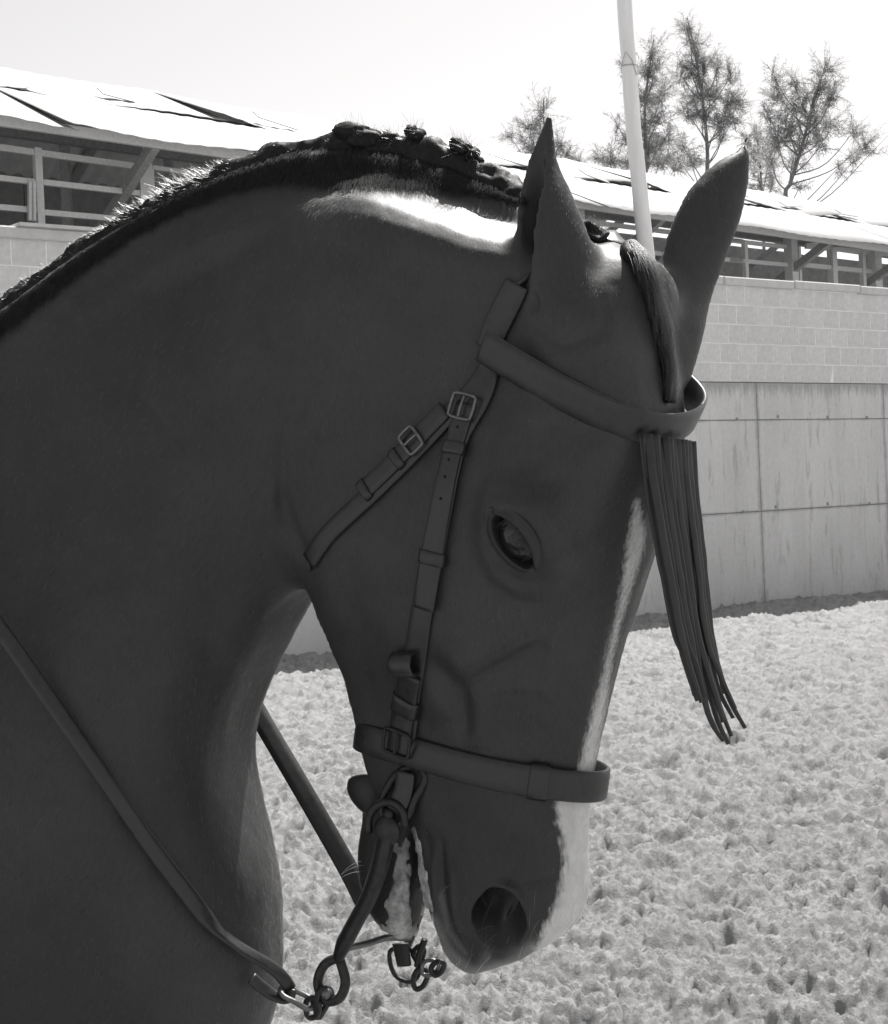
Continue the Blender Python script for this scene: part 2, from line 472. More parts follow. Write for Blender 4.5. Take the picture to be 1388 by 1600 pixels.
def sheet(name, s0, s1, f0, f1, lift0, lift1, mat, back=False, corr=.005, nu=30, nv=4, parent=None, warp=.02):
    """roof sheet between fractions f0 (eave) and f1 (ridge) of the slope"""
    V = []
    for th in (0, 1):
        for j in range(nv + 1):
            f = f0 + (f1 - f0) * j / nv
            for i in range(nu + 1):
                u = i / nu; s = s0 + (s1 - s0) * u
                if not back: d, z = 3.0 * f, ez(s) + (rz(s) - ez(s)) * f
                else: d, z = 3.0 + 3.2 * f, rz(s) - .06 - (rz(s) - ez(s) + .1) * f
                l = lift0 + (lift1 - lift0) * j / nv
                l *= (1 + 1.2 * math.sin(u * 5 + s0 * 3))
                z += l + corr * math.sin(s * 2 * math.pi / .21) + warp * math.sin(u * math.pi * 2 + s0 * 5) * (1 - j / nv) - th * .006
                V.append(sp(s, d, z))
    n = (nu + 1) * (nv + 1); F = []
    for j in range(nv):
        for i in range(nu):
            a = j * (nu + 1) + i
            F.append((a, a + 1, a + nu + 2, a + nu + 1)); F.append((n + a + nu + 1, n + a + nu + 2, n + a + 1, n + a))
    for i in range(nu):
        F.append((n + i, n + i + 1, i + 1, i)); a = nv * (nu + 1) + i; F.append((a, a + 1, n + a + 1, n + a))
    for j in range(nv):
        a = j * (nu + 1); F.append((a, a + nu + 1, n + a + nu + 1, n + a)); a += nu; F.append((n + a, n + a + nu + 1, a + nu + 1, a))
    return mesh_obj(name, V, F, mat, parent or stable)
SS, SN = -10.0, SL + 13.0
s = SS
while s < SN:
    L = 2.1
    lo = rgs.uniform(0, .02); hi = rgs.uniform(.008, .03)
    sheet('roof_sheet', s, s + L + .10, -.06, .56, rgs.uniform(-.015, .01), .0, M_SHEET)
    sheet('roof_sheet', s + .3, s + .3 + L + .10, .50, 1.01, .02 + hi * (rgs.random() < .65), .012, M_SHEET)
    s += L
# torn flaps that stand up from the sheets
for px, py, w in ((200, 146, .25), (450, 190, .35), (921, 295, .3), (1260, 340, .3), (1345, 322, .3)):
    p = st_at(px, py, 1.6); s = s_of(p)
    f = .5 if py % 2 else .62
    c = sp(s, 3 * f, ez(s) + (rz(s) - ez(s)) * f + .06)
    V, F = box(c, SE * w * .7 + UP * rgs.uniform(-.04, .02), SB * .07 + UP * .05, UP * .004 + SB * -.004)
    mesh_obj('roof_flap', V, F, M_SHEET, stable, False)
s_gap = s_of(st_at(1283, 362, .1))
s = SS
while s < s_gap - .2:
    e = min(s + 2.1, s_gap)
    sheet('ceiling_sheet', s, e, -.01, 1.0, 0, 0, M_UNDER, True, .022, 40, 2, None, 0); s = e
# back wall: full height to the bay in the middle, low beyond it
def panel(s0, s1, d, z0, z1, name='back_panel', mat=None, th=.05):
    V, F = box(sp((s0 + s1) / 2, d, (z0 + z1) / 2), SE * (s1 - s0) / 2, SB * th, UP * (z1 - z0) / 2)
    return mesh_obj(name, V, F, mat or M_DARKWALL, stable, False)
s_mid = s_of(st_at(1239, 400, 4.5))
zt = st_at(150, 272, 4.5)[2]
s = SS
while s < s_mid - .1:
    e = min(s + 2.4, s_mid); panel(s + .005, e - .005, 4.5, 0, zt); s = e
zt2 = st_at(1300, 404, 4.5)[2]
while s < SN: panel(s + .005, min(s + 2.4, SN) - .005, 4.5, 0, zt2); s += 2.4
# fascia along the eave
s = SS
while s < SN:
    V, F = beam(sp(s, .04, ez(s) - .06), sp(s + 3, .04, ez(s + 3) - .06), .04, .09); mesh_obj('eave_beam', V, F, M_RAIL, stable, False); s += 3
# stall fronts: posts and rails placed on the plane .7 m behind the eave
DP = .7
def post(px, w, ztop=None, d=DP, mat=None):
    p = st_at(px, 300, d); s = s_of(p); zt = ez(s) + .1 if ztop is None else ztop
    V, F = box(sp(s, d, zt / 2), SE * w / 2, SB * w / 2, UP * zt / 2); return mesh_obj('stall_post', V, F, mat or M_RAIL, stable, False)
def rail(a, b, h, d=DP, name='stall_rail', mat=None):
    V, F = beam(st_at(a[0], a[1], d), st_at(b[0], b[1], d), .04, h); return mesh_obj(name, V, F, mat or M_RAIL, stable, False)
for px, w, y in ((61, .065, 232), (223, .07, 258), (233, .06, None), (239, .03, 260), (-60, .07, None), (350, .07, None), (1160, .06, 376), (1232, .13, None), (1244, .05, 385), (1296, .10, 388), (1343, .07, None), (1361, .16, None), (1420, .08, None), (905, .08, None), (1090, .08, None)):
    post(px, w, None if y is None else st_at(px, y, DP)[2])
for a, b, h in (((-70, 221), (225, 262), .055), ((67, 285), (225, 303), .05), ((67, 332), (225, 346), .05), ((-70, 270), (56, 285), .05), ((-70, 318), (58, 329), .05), ((238, 262), (350, 277), .04), ((238, 300), (350, 312), .04),
                ((905, 345), (1160, 377), .05), ((905, 385), (1160, 408), .05), ((1143, 376), (1228, 386), .05), ((1139, 406), (1230, 414), .05), ((1259, 385), (1430, 401), .06), ((1245, 413), (1430, 431), .06), ((1259, 384), (1347, 368), .05)):
    rail(a, b, h)
# gate at the left with upright bars, knee braces and roof trusses
for px, a, b in ((52, 284, 345), (48, 284, 345)): 
    V, F = beam(st_at(px, a, DP - .05), st_at(px, b, DP - .05), .04, .04); mesh_obj('gate_bar', V, F, M_RAIL, stable, False)
for px in (-200, 196, 365, 700, 973, 1034, 1232, 1358, 1480):
    p = st_at(px, 300, DP); s = s_of(p)
    V, F = merge([beam(sp(s, .05, ez(s) - .05), sp(s, 2.0, ez(s) - .95), .08, .10), beam(sp(s, 3.0, rz(s) - .1), sp(s, .05, ez(s) - .08), .07, .09),
                  beam(sp(s, 3.0, rz(s) - .1), sp(s, 6.1, ez(s) - .2), .07, .09), beam(sp(s, 2.0, 0), sp(s, 2.0, ez(s) + .55), .09, .09)])
    mesh_obj('roof_truss', V, F, M_FRAME, stable, False)
for d in (1.4, 4.6):
    V, F = beam(sp(SS, d, ez(SS) + .25), sp(SN, d, ez(SN) + .25), .08, .10); mesh_obj('purlin', V, F, M_FRAME, stable, False)
# ================================================================== pole
M_POLE = NT('weathered_pole'); _c = M_POLE.coord('Object', (1, 1, .12)); _n = M_POLE.noise(14, 6, .65, _c)
M_POLE = M_POLE.set(M_POLE.ramp(_n, [(.25, .70), (.75, .86)]), .85, 0, M_POLE.bump(_n, .4, .006), .2)
YP = 15.6
pp = spline(np.array([at(974, -160, YP), at(976, -5, YP), at(983, 100, YP), at(990, 200, YP), at(1000, 300, YP), at(1012, 412, YP), at(1040, 640, YP), at(1075, 935, YP)]), 60)
pole = empty('pole', tuple(at(1075, 935, YP)))
tag(pole, 'tall pale leaning pole standing behind the wall between the ears', 'pole')
V, F = tube(pp, np.linspace(.080, .098, 60), 14)
V = V + .004 * np.stack([vnoise(V[:, 0] * 20, V[:, 1] * 20, V[:, 2] * 3 + k) for k in (0, 9, 20)], 1)
mesh_obj('shaft', V, F, M_POLE, pole)
c = at(983.5, 103, YP)
a = np.linspace(0, 2 * math.pi, 24, endpoint=False)
V, F = tube(c + np.stack([np.cos(a) * .092, np.sin(a) * .092, .012 * np.sin(a)], 1), .006, 6, True)
V2, F2 = tube(np.array([c + [-.09, -.05, .0], c + [-.05, -.09, .13], c + [.02, -.09, .04], c + [.07, -.06, -.12]]), .004, 5)
V, F = merge([(V, F), (V2, F2)]); mesh_obj('wire', V, F, M_FRAME, pole)

# ================================================================== feathery trees behind the stable
M_BARK = simple('bark', .20, .9, var=.3, scale=12, bump=.4)
def needle_mat():
    t = NT('tree_needles'); c = t.coord('Object')
    n = t.noise(1.3, 3, .6, c)
    m = t.set(t.ramp(n, [(.3, .14), (.7, .24)]), .7, 0, None, .3)
    tr = t.node('ShaderNodeBsdfTranslucent'); tr.inputs[0].default_value = (.5, .5, .5, 1)
    mx = t.node('ShaderNodeMixShader'); mx.inputs[0].default_value = .62
    t.link(t.b.outputs[0], mx.inputs[1]); t.link(tr.outputs[0], mx.inputs[2])
    t.link(mx.outputs[0], t.n['Material Output'].inputs[0]); return m
M_NEEDLE = needle_mat()
def tree(label, Y, trunk, clumps, seed, r0=.13, group='feathery trees beyond the stable'):
    """trunk: px path from the bottom up; clumps: (x, y, rx, ry, count) px"""
    rg = np.random.default_rng(seed); pm = Y / FPX
    base = at(*trunk[0], Y); b2 = base.copy(); b2[2] = 0
    tp = spline(np.array([b2] + [at(x, y, Y) for x, y in trunk]), 50)
    t = empty('pine_tree', tuple(b2)); tag(t, label, 'tree', group)
    V, F = tube(tp, np.linspace(r0, .015, 50) , 9); mesh_obj('trunk', V, F, M_BARK, t)
    limbs = []; BV = []; BQ = []; nv = 0
    def blades(P, D, L, W):
        nonlocal nv
        k = len(P); side = np.cross(D, rg.normal(0, 1, (k, 3))); side /= np.linalg.norm(side, axis=1)[:, None] + 1e-9
        mid = P + D * (L * .5)[:, None] + np.array([0, 0, -.04]) * L[:, None]; tip = P + D * L[:, None] + np.array([0, 0, -.22]) * L[:, None]
        w = side * (W / 2)[:, None]
        BV.append(np.stack([P - w * .6, P + w * .6, mid + w, mid - w, tip + w * .3, tip - w * .3], 1).reshape(-1, 3))
        i = nv + np.arange(k)[:, None] * 6; BQ.append(np.vstack([i + [0, 1, 2, 3], i + [3, 2, 4, 5]])); nv += k * 6
    for (x, y, rx, ry, cnt) in clumps:
        c = at(x, y, Y + rg.uniform(-.8, .8) * rx * pm)
        # limb from the trunk, leaving it lower down
        below = tp[tp[:, 2] < c[2] + .1]
        k = int(np.argmin(np.linalg.norm(below - (c - [0, 0, .6 + .5 * abs(c[0] - base[0])]), axis=1))) if len(below) else 0
        st = below[k] if len(below) else tp[0]
        mid = (st + c) / 2 + np.array([0, 0, -.08]) * np.linalg.norm(c - st) + rg.normal(0, .05, 3)
        lp = spline(np.array([st, mid, c, c + (c - mid) * .5]), 12)
        limbs.append(tube(lp, np.linspace(max(.012, r0 * .14), .004, 12), 6))
        cnt = int(cnt * 1.35); nt = max(4, int(cnt / 26))
        for q in range(nt):                                            # twigs with needles along them
            u = rg.normal(0, .42, 3); o = c + u * np.array([rx, (rx + ry) / 2, ry]) * pm
            d = (o - c) * .9 + np.array([0, 0, .35 * ry * pm]) + rg.normal(0, .2, 3) * ry * pm; d /= np.linalg.norm(d) + 1e-9
            tl = rg.uniform(.35, .9) * (.3 + .012 * (rx + ry))
            p0, p1 = o - d * tl * .4, o + d * tl * .6
            limbs.append(tube(np.array([p0, (p0 + p1) / 2 + rg.normal(0, .03, 3), p1]), [.005, .004, .002], 4))
            m = int(cnt / nt); f = rg.random(m)[:, None]
            P = p0 + (p1 - p0) * f + rg.normal(0, .02, (m, 3))
            D = d * rg.uniform(.3, 1.1, (m, 1)) + rg.normal(0, .55, (m, 3)); D /= np.linalg.norm(D, axis=1)[:, None]
            blades(P, D, rg.uniform(.07, .22, m), rg.uniform(.008, .015, m))
    V, F = merge(limbs); tag(mesh_obj('branches', V, F, M_BARK, t), kind='stuff')
    crown = mesh_np('crown', np.concatenate(BV), np.concatenate(BQ), M_NEEDLE, t, False); tag(crown, kind='stuff')
    return t
tree('small feathery tree showing behind the pointed near ear', 33, [(862, 330), (858, 240), (850, 190), (850, 152)],
     [(848, 170, 16, 18, 320), (825, 195, 22, 16, 420), (797, 212, 14, 7, 160), (846, 205, 22, 22, 480), (833, 228, 26, 18, 560), (826, 247, 22, 9, 260), (876, 222, 10, 14, 240), (886, 240, 16, 16, 380), (903, 250, 10, 8, 200), (868, 246, 16, 14, 300)], 31, .10)
tree('narrow feathery tree directly beside the leaning pole', 32, [(1012, 330), (1010, 250), (1008, 170), (1016, 100), (1022, 62)],
     [(1020, 78, 14, 22, 420), (1010, 108, 18, 20, 560), (1026, 100, 14, 14, 300), (1034, 145, 18, 20, 560), (1006, 150, 22, 24, 760), (975, 110, 8, 14, 130), (1030, 185, 22, 20, 620), (1000, 195, 22, 18, 560), (1040, 215, 18, 14, 320), (1012, 228, 26, 20, 720), (1030, 252, 28, 18, 760), (1056, 262, 14, 10, 260), (985, 215, 20, 16, 420), (955, 250, 26, 14, 620), (935, 245, 14, 9, 220), (985, 250, 22, 14, 460), (965, 195, 10, 10, 150)], 32, .12)
tree('tall feathery tree with an open crown above the far ear', 34, [(1106, 330), (1106, 250), (1102, 190), (1094, 130), (1086, 80), (1074, 28)],
     [(1074, 42, 10, 18, 330), (1082, 66, 20, 16, 520), (1090, 88, 14, 12, 280), (1066, 118, 22, 18, 560), (1078, 108, 14, 14, 320), (1100, 105, 16, 18, 420), (1122, 105, 12, 18, 340), (1142, 118, 14, 20, 420), (1110, 145, 26, 22, 820), (1084, 150, 22, 22, 640), (1136, 160, 24, 22, 700), (1156, 160, 16, 12, 320), (1075, 178, 20, 14, 420), (1100, 180, 22, 14, 480), (1126, 190, 22, 16, 480), (1145, 188, 16, 12, 280), (1068, 230, 20, 16, 420), (1080, 255, 20, 14, 380), (1128, 215, 18, 10, 260), (1062, 252, 14, 12, 240)], 33, .13)
tree('broad feathery tree at the right end with a long side branch', 33, [(1228, 345), (1236, 285), (1250, 240), (1268, 175), (1284, 120), (1292, 96)],
     [(1290, 108, 16, 16, 380), (1285, 135, 24, 18, 560), (1262, 148, 18, 16, 420), (1300, 150, 18, 22, 480), (1240, 125, 16, 16, 300), (1210, 120, 14, 20, 340), (1218, 150, 20, 18, 480), (1240, 165, 20, 18, 520), (1232, 195, 28, 20, 760), (1268, 185, 24, 20, 640), (1292, 192, 22, 20, 520), (1215, 220, 24, 18, 560), (1250, 222, 26, 18, 560), (1285, 222, 20, 16, 380), (1200, 180, 12, 16, 260), (1206, 250, 20, 14, 340), (1238, 255, 20, 14, 300), (1335, 205, 22, 16, 360), (1352, 225, 24, 14, 420), (1335, 250, 18, 12, 260), (1310, 262, 16, 8, 150), (1365, 235, 12, 8, 140), (1250, 292, 14, 8, 140)], 34, .14)
tree('low feathery tree between the far ear tip and the broad tree', 35, [(1192, 345), (1190, 290), (1186, 240), (1180, 200)],
     [(1184, 208, 16, 16, 340), (1168, 215, 14, 12, 240), (1196, 225, 18, 16, 380), (1180, 245, 20, 18, 460), (1200, 262, 18, 16, 380), (1186, 280, 22, 16, 460), (1206, 292, 14, 10, 240), (1176, 298, 14, 8, 200)], 35, .10)
# ================================================================== the horse
TH, ALF = R(27.5), R(13.5)                        # head turned towards the camera; nose carried behind the vertical
HD = np.array([-math.sin(ALF) * math.cos(TH), math.sin(ALF) * math.sin(TH), -math.cos(ALF)])
HF = np.array([math.cos(ALF) * math.cos(TH), -math.cos(ALF) * math.sin(TH), -math.sin(ALF)])
HL = np.array([-math.sin(TH), -math.cos(TH), 0.0])  # lateral, towards the near (right) side
HO = at(985, 400, 1.33)
def head_pt(px, py, L=0.0):
    return on_plane(px, py, HO + HL * L, HL)

def ring_loft(rings, cap=True):
    """rings: list of equal-length closed point loops -> verts, quads+tris for VDB"""
    n = len(rings[0]); V = np.concatenate(rings); Q = []; Tt = []
    for i in range(len(rings) - 1):
        a = i * n + np.arange(n); b = i * n + (np.arange(n) + 1) % n
        Q.append(np.stack([a, b, b + n, a + n], 1))
    V = np.vstack([V, rings[0].mean(0), rings[-1].mean(0)])
    c0, c1 = len(V) - 2, len(V) - 1; m = (len(rings) - 1) * n
    k = np.arange(n); k1 = (k + 1) % n
    Tt = np.vstack([np.stack([k1, k, np.full(n, c0)], 1), np.stack([m + k, m + k1, np.full(n, c1)], 1)])
    return V, np.vstack(Q), Tt
def dense_rings(rings, f=5):
    A = np.stack(rings)                           # stations x points x 3
    m = A.shape[0]; out = []
    Q = np.concatenate([2 * A[:1] - A[1:2], A, 2 * A[-1:] - A[-2:-1]])
    for i in range(m - 1):
        p0, p1, p2, p3 = Q[i:i + 4]
        for t in np.linspace(0, 1, f, endpoint=False):
            out.append(0.5 * ((2 * p1) + (-p0 + p2) * t + (2 * p0 - 5 * p1 + 4 * p2 - p3) * t ** 2 + (-p0 + 3 * p1 - 3 * p2 + p3) * t ** 3))
    out.append(A[-1]); return out
def section(P, Q, L, tk, w, n=30):
    """closed ring between P (dorsal) and Q (ventral) with half widths w (m) at fractions tk along P->Q, symmetric across L"""
    w = np.asarray(w, float); tk = np.asarray(tk, float)
    half = [(-0.02, 0.0)] if w[0] > 0.004 else []
    half += list(zip(tk, w))
    if w[-1] > 0.004: half.append((1.0, 0.0))
    half = np.array(half)
    near = spline(half, n); near[0, 1] = 0; near[-1, 1] = 0
    far = near[1:-1][::-1].copy(); far[:, 1] *= -1
    loop = np.vstack([near, far])
    return P + (Q - P) * loop[:, :1] + L * loop[:, 1:2]

TK = [0, .06, .15, .3, .45, .6, .75, .88, .96, 1]
HEAD = [  # dorsal px, ventral px, plane of the ventral px (cm to the near side), half widths in cm
 ((958, 386), (800, 500), 4.5, [1.5, 3.2, 4.6, 5.8, 6.4, 6.4, 6, 5, 4.5, 4]),
 ((1024, 470), (700, 640), 4.5, [3.2, 6.0, 7.8, 8.5, 8.4, 8, 7.5, 6.8, 6, 5.0]),
 ((1040, 560), (590, 770), 4.5, [4.2, 7.4, 9.2, 9.7, 9.3, 8.8, 8.3, 7.6, 6.6, 5.4]),
 ((1047, 640), (515, 850), 4.5, [4.8, 8.2, 10.0, 10.5, 9.8, 9.2, 8.8, 8.2, 7.0, 5.5]),
 ((1044, 720), (490, 905), 4.5, [5.0, 8.6, 10.5, 11.0, 9.8, 9.0, 8.7, 8.2, 7.0, 5.2]),
 ((1027, 800), (498, 955), 4.4, [3.8, 7.2, 9.8, 10.7, 9.7, 8.8, 8.4, 7.8, 6.6, 4.8]),
 ((1003, 880), (515, 1000), 4.2, [3.7, 6.0, 8.1, 9.3, 9.3, 8.4, 7.9, 7.1, 6.0, 4.5]),
 ((979, 950), (532, 1045), 4.0, [3.5, 5.1, 6.7, 8.3, 8.7, 7.5, 6.8, 6.1, 5.3, 4.2]),
 ((958, 1020), (544, 1090), 3.8, [3.3, 4.5, 5.8, 7.2, 7.7, 6.5, 5.6, 5.0, 4.5, 3.9]),
 ((940, 1095), (553, 1135), 3.6, [3.0, 4.1, 5.2, 6.2, 6.5, 5.7, 4.9, 4.4, 4.0, 3.5]),
 ((926, 1165), (562, 1180), 3.4, [2.7, 3.8, 4.8, 5.6, 5.8, 5.2, 4.5, 4.0, 3.6, 3.2]),
 ((914, 1240), (582, 1240), 3.2, [2.0, 3.2, 4.4, 5.3, 5.4, 5.0, 4.5, 4.0, 3.5, 3.0]),
 ((907, 1310), (638, 1290), 3.3, [2.4, 3.5, 4.6, 5.3, 5.4, 5.2, 4.9, 4.5, 4, 3.3]),
 ((906, 1380), (660, 1385), 3.3, [2.8, 4.0, 5.1, 5.6, 5.5, 5.3, 5, 4.6, 4, 3.3]),
 ((896, 1428), (678, 1445), 3.2, [2.8, 4.2, 5.4, 5.9, 5.7, 5.3, 4.9, 4.4, 3.9, 3.2]),
 ((874, 1462), (697, 1494), 3.0, [2.4, 3.9, 5.1, 5.6, 5.4, 5.0, 4.6, 4.1, 3.6, 2.8]),
 ((842, 1478), (728, 1524), 2.6, [1.5, 2.7, 3.6, 4.0, 4.0, 3.8, 3.5, 3.1, 2.6, 1.9]),
 ((822, 1481), (752, 1524), 2.2, [.45, .9, 1.2, 1.5, 1.5, 1.4, 1.3, 1.1, .8, .45]),
]
def head_rings():
    out = []
    for p, q, lq, w in HEAD:
        P = head_pt(p[0], p[1], 0); Q = head_pt(q[0], q[1], lq / 100); Q = Q - HL * lq / 100
        out.append(section(P, Q, HL, TK, np.array(w) / 100))
    return dense_rings(out, 5)
CHIN = [
 ((655, 1225), (574, 1225), [1.5, 2.4, 2.9, 3.2, 3.2, 3.1, 2.9, 2.5, 2.0, 1.4]),
 ((655, 1290), (567, 1275), [1.5, 2.4, 2.9, 3.2, 3.2, 3.1, 2.9, 2.5, 2.0, 1.4]),
 ((652, 1350), (561, 1335), [1.5, 2.3, 2.8, 3.1, 3.2, 3.2, 3.0, 2.6, 2.1, 1.4]),
 ((648, 1400), (566, 1385), [1.4, 2.2, 2.7, 3.0, 3.1, 3.1, 3.0, 2.6, 2.0, 1.3]),
 ((646, 1440), (580, 1430), [1.2, 1.9, 2.4, 2.7, 2.8, 2.8, 2.6, 2.2, 1.7, 1.1]),
 ((640, 1466), (600, 1460), [.6, 1.0, 1.3, 1.5, 1.6, 1.6, 1.5, 1.2, .9, .5]),
]
def chin_rings():
    out = []
    for p, q, w in CHIN:
        P = head_pt(p[0] , p[1], 0.012); Q = head_pt(q[0], q[1], 0.012)
        out.append(section(P - HL * .012, Q - HL * .012, HL, TK, np.array(w) / 100))
    return dense_rings(out, 5)

NK = [0, .06, .13, .23, .35, .5, .65, .8, .92, 1]
def neck_y(px):                                    # the neck recedes from the poll to the withers
    d = max(0.0, 985 - min(px, 985)); k = min(d, 400)
    return 1.33 + (k * math.tan(R(27.5)) + (d - k) * math.tan(R(15))) / 2200 * 1.42
NECK = [  # crest px, throat px, yaw of the section, half widths cm
 ((955, 402), (850, 690), 27, [1.5, 3.2, 4.4, 5.4, 6, 6.2, 6, 5.6, 5, 4]),
 ((888, 352), (690, 810), 27, [1.5, 3.1, 7.3, 8.1, 8.0, 7.8, 7.8, 7.8, 6.8, 4.8]),
 ((806, 316), (560, 890), 26, [1.5, 3.2, 8.1, 8.9, 8.9, 8.6, 8.3, 8.2, 7.4, 5]),
 ((720, 278), (474, 925), 24, [1.5, 3.3, 8.5, 9.2, 9.2, 8.8, 8.2, 7.6, 6.2, 4]),
 ((615, 247), (434, 1000), 22, [1.6, 3.3, 8.1, 9.0, 9.2, 9.3, 8.8, 7.4, 5.6, 3.7]),
 ((490, 246), (402, 1065), 20, [2.2, 3.0, 4.6, 6.8, 8.4, 9.7, 9.6, 8.2, 6.2, 4.0]),
 ((375, 280), (380, 1120), 18, [2.5, 3.2, 4.0, 5.4, 7.8, 10.2, 10.6, 9.4, 7.0, 4.4]),
 ((255, 335), (368, 1165), 16, [2.6, 3.3, 4.1, 5.6, 7.8, 11.0, 12.0, 11, 8.2, 5]),
 ((140, 402), (360, 1210), 15, [2.8, 3.5, 4.4, 6.0, 8.4, 11.8, 13.4, 12.6, 9.6, 6]),
 ((30, 485), (352, 1275), 15, [3.0, 3.8, 4.8, 6.6, 9.2, 12.8, 15, 14.6, 11.4, 7]),
 ((-90, 570), (340, 1360), 15, [3.2, 4.2, 5.4, 7.6, 10.4, 14.4, 16.6, 16.6, 13, 8]),
 ((-260, 630), (320, 1470), 15, [3.6, 5, 6.6, 9, 12, 16, 18, 18, 14, 8]),
 ((-480, 640), (240, 1580), 15, [4, 6, 8, 11, 14, 17, 18.5, 17, 12, 7]),
]
def neck_rings():
    out = []
    for c, t, yaw, w in NECK:
        P = at(c[0], c[1], neck_y(c[0])); Q = at(t[0], t[1], neck_y(t[0]))
        N = np.array([-math.sin(R(yaw)), -math.cos(R(yaw)), 0.0])
        out.append(section(P, Q, N, NK, np.array(w) / 100))
    return dense_rings(out, 5)
TRUNK = [  # x, z, half width, half height
 (-.170, .835, .015, .03), (-.178, .84, .07, .085), (-.200, .85, .115, .15), (-.245, .875, .165, .215), (-.325, .92, .205, .29),
 (-.47, 1.00, .235, .36), (-.68, 1.05, .25, .41), (-.90, 1.065, .26, .42), (-1.15, 1.05, .28, .395), (-1.45, 1.04, .30, .38),
 (-1.75, 1.06, .29, .38), (-2.0, 1.09, .25, .34), (-2.16, 1.12, .16, .22), (-2.22, 1.13, .04, .06)]
def trunk_rings():
    out = []
    for x, z, a, b in TRUNK:
        x -= .030; y = 1.53 + (-.17 - x) * .27
        th = np.arange(56) / 56 * 2 * math.pi
        out.append(np.stack([np.full(56, x), y - a * np.sign(np.cos(th)) * np.abs(np.cos(th)) ** .9, z + b * np.sign(np.sin(th)) * np.abs(np.sin(th)) ** .92], 1))
    return dense_rings(out, 4)

VOX = 0.003
LO = np.array([-0.95, 1.10, 0.52]); HI = np.array([0.36, 2.02, 1.72])
def sdf(V, Q, T, box_lo, box_hi, out, k):
    """level set of one closed mesh, smooth-unioned into the dense array out"""
    tr = vdb.createLinearTransform(voxelSize=VOX)
    g = vdb.FloatGrid.createLevelSetFromPolygons(np.asarray(V, np.float32), triangles=np.asarray(T, np.uint32), quads=np.asarray(Q, np.uint32), transform=tr, halfWidth=11.0)
    i0 = np.floor(LO / VOX).astype(int)
    a = np.floor(np.maximum(V.min(0) - .06, LO) / VOX).astype(int); b = np.ceil(np.minimum(V.max(0) + .06, HI) / VOX).astype(int)
    arr = np.zeros(tuple(b - a), np.float32); g.copyToArray(arr, ijk=tuple(int(v) for v in a))
    s = tuple(slice(int(p), int(q)) for p, q in zip(a - i0, b - i0))
    o = out[s]
    h = np.clip(k - np.abs(o - arr), 0, None) / k
    out[s] = np.minimum(o, arr) - h * h * k * 0.25
def blur(a, n=1):
    for _ in range(n):
        for ax in range(3):
            b = a.copy()
            s0 = [slice(None)] * 3; s1 = [slice(None)] * 3; s2 = [slice(None)] * 3
            s0[ax] = slice(0, -2); s1[ax] = slice(1, -1); s2[ax] = slice(2, None)
            b[tuple(s1)] = 0.25 * a[tuple(s0)] + 0.5 * a[tuple(s1)] + 0.25 * a[tuple(s2)]
            a = b
    return a

# ---- ears: leaf outlines from the photograph with a real curved shell behind them
NEAR_EAR = [  # left px, right px, y px, inner margin angle deg
 ((826, 936), 500), ((820, 940), 467), ((808, 935), 431), ((802, 927), 385), ((803, 914), 345), ((806, 896), 305), ((812, 879), 272), ((823, 870), 240), ((834, 869), 212), ((840, 868), 194), ((845, 867), 178), ((849, 865), 165)]
FAR_EAR = [
 ((1046, 1074), 585, 0),  ((1030, 1088), 535, 0), ((1024, 1102), 500, -2), ((1023, 1116), 460, -3), ((1026, 1132), 418, -4), ((1033, 1147), 380, -5), ((1045, 1160), 345, -6), ((1061, 1169), 308, -6), ((1084, 1173), 276, -8), ((1112, 1175), 249, -10), ((1143, 1175), 231, -10), ((1140, 1180), 224, -12), ((1149, 1181), 210, -10), ((1158, 1180), 200, -6)]
def ear_shell(outline, Y0, Y1, depth_ratio, a0, a1, thick, n=22, slope=0.0):
    """cross-sections are arcs a0..a1 (deg, 90 = towards the camera) of an ellipse, given thickness"""
    L = np.array([[o[0][0], o[0][1], o[1], (o[2] if len(o) > 2 else 0)] for o in outline], float)
    L = spline(L, 26)
    rings = []
    for i, (xl, xr, y, dy) in enumerate(L):
        u = i / (len(L) - 1)
        Y = Y0 + (Y1 - Y0) * u
        A = at(xl, y - dy * .5, Y); B = at(xr, y + dy * .5, Y)
        c = (A + B) / 2; h = (B - A) / 2; rx = np.linalg.norm(h)
        ex = h / rx; ey = np.array([0, -1.0, 0]); ry = max(rx * depth_ratio, .004)
        ph = np.radians(np.linspace(a0(y), a1, n))
        t = min(thick * (1 - .3 * u), rx * 0.85)
        ro = np.stack([np.cos(ph) * rx, np.sin(ph) * ry], 1)
        fac = np.linspace(0, 1, n); e = np.clip(np.minimum(fac, 1 - fac) / .12, .6, 1)
        ri = np.stack([np.cos(ph) * (rx - t * e), np.sin(ph) * np.maximum(ry - t * e, ry * .2)], 1)
        loop = np.vstack([ro, ri[::-1]])
        rings.append(c + ex * loop[:, :1] + ey * loop[:, 1:2])
    return rings

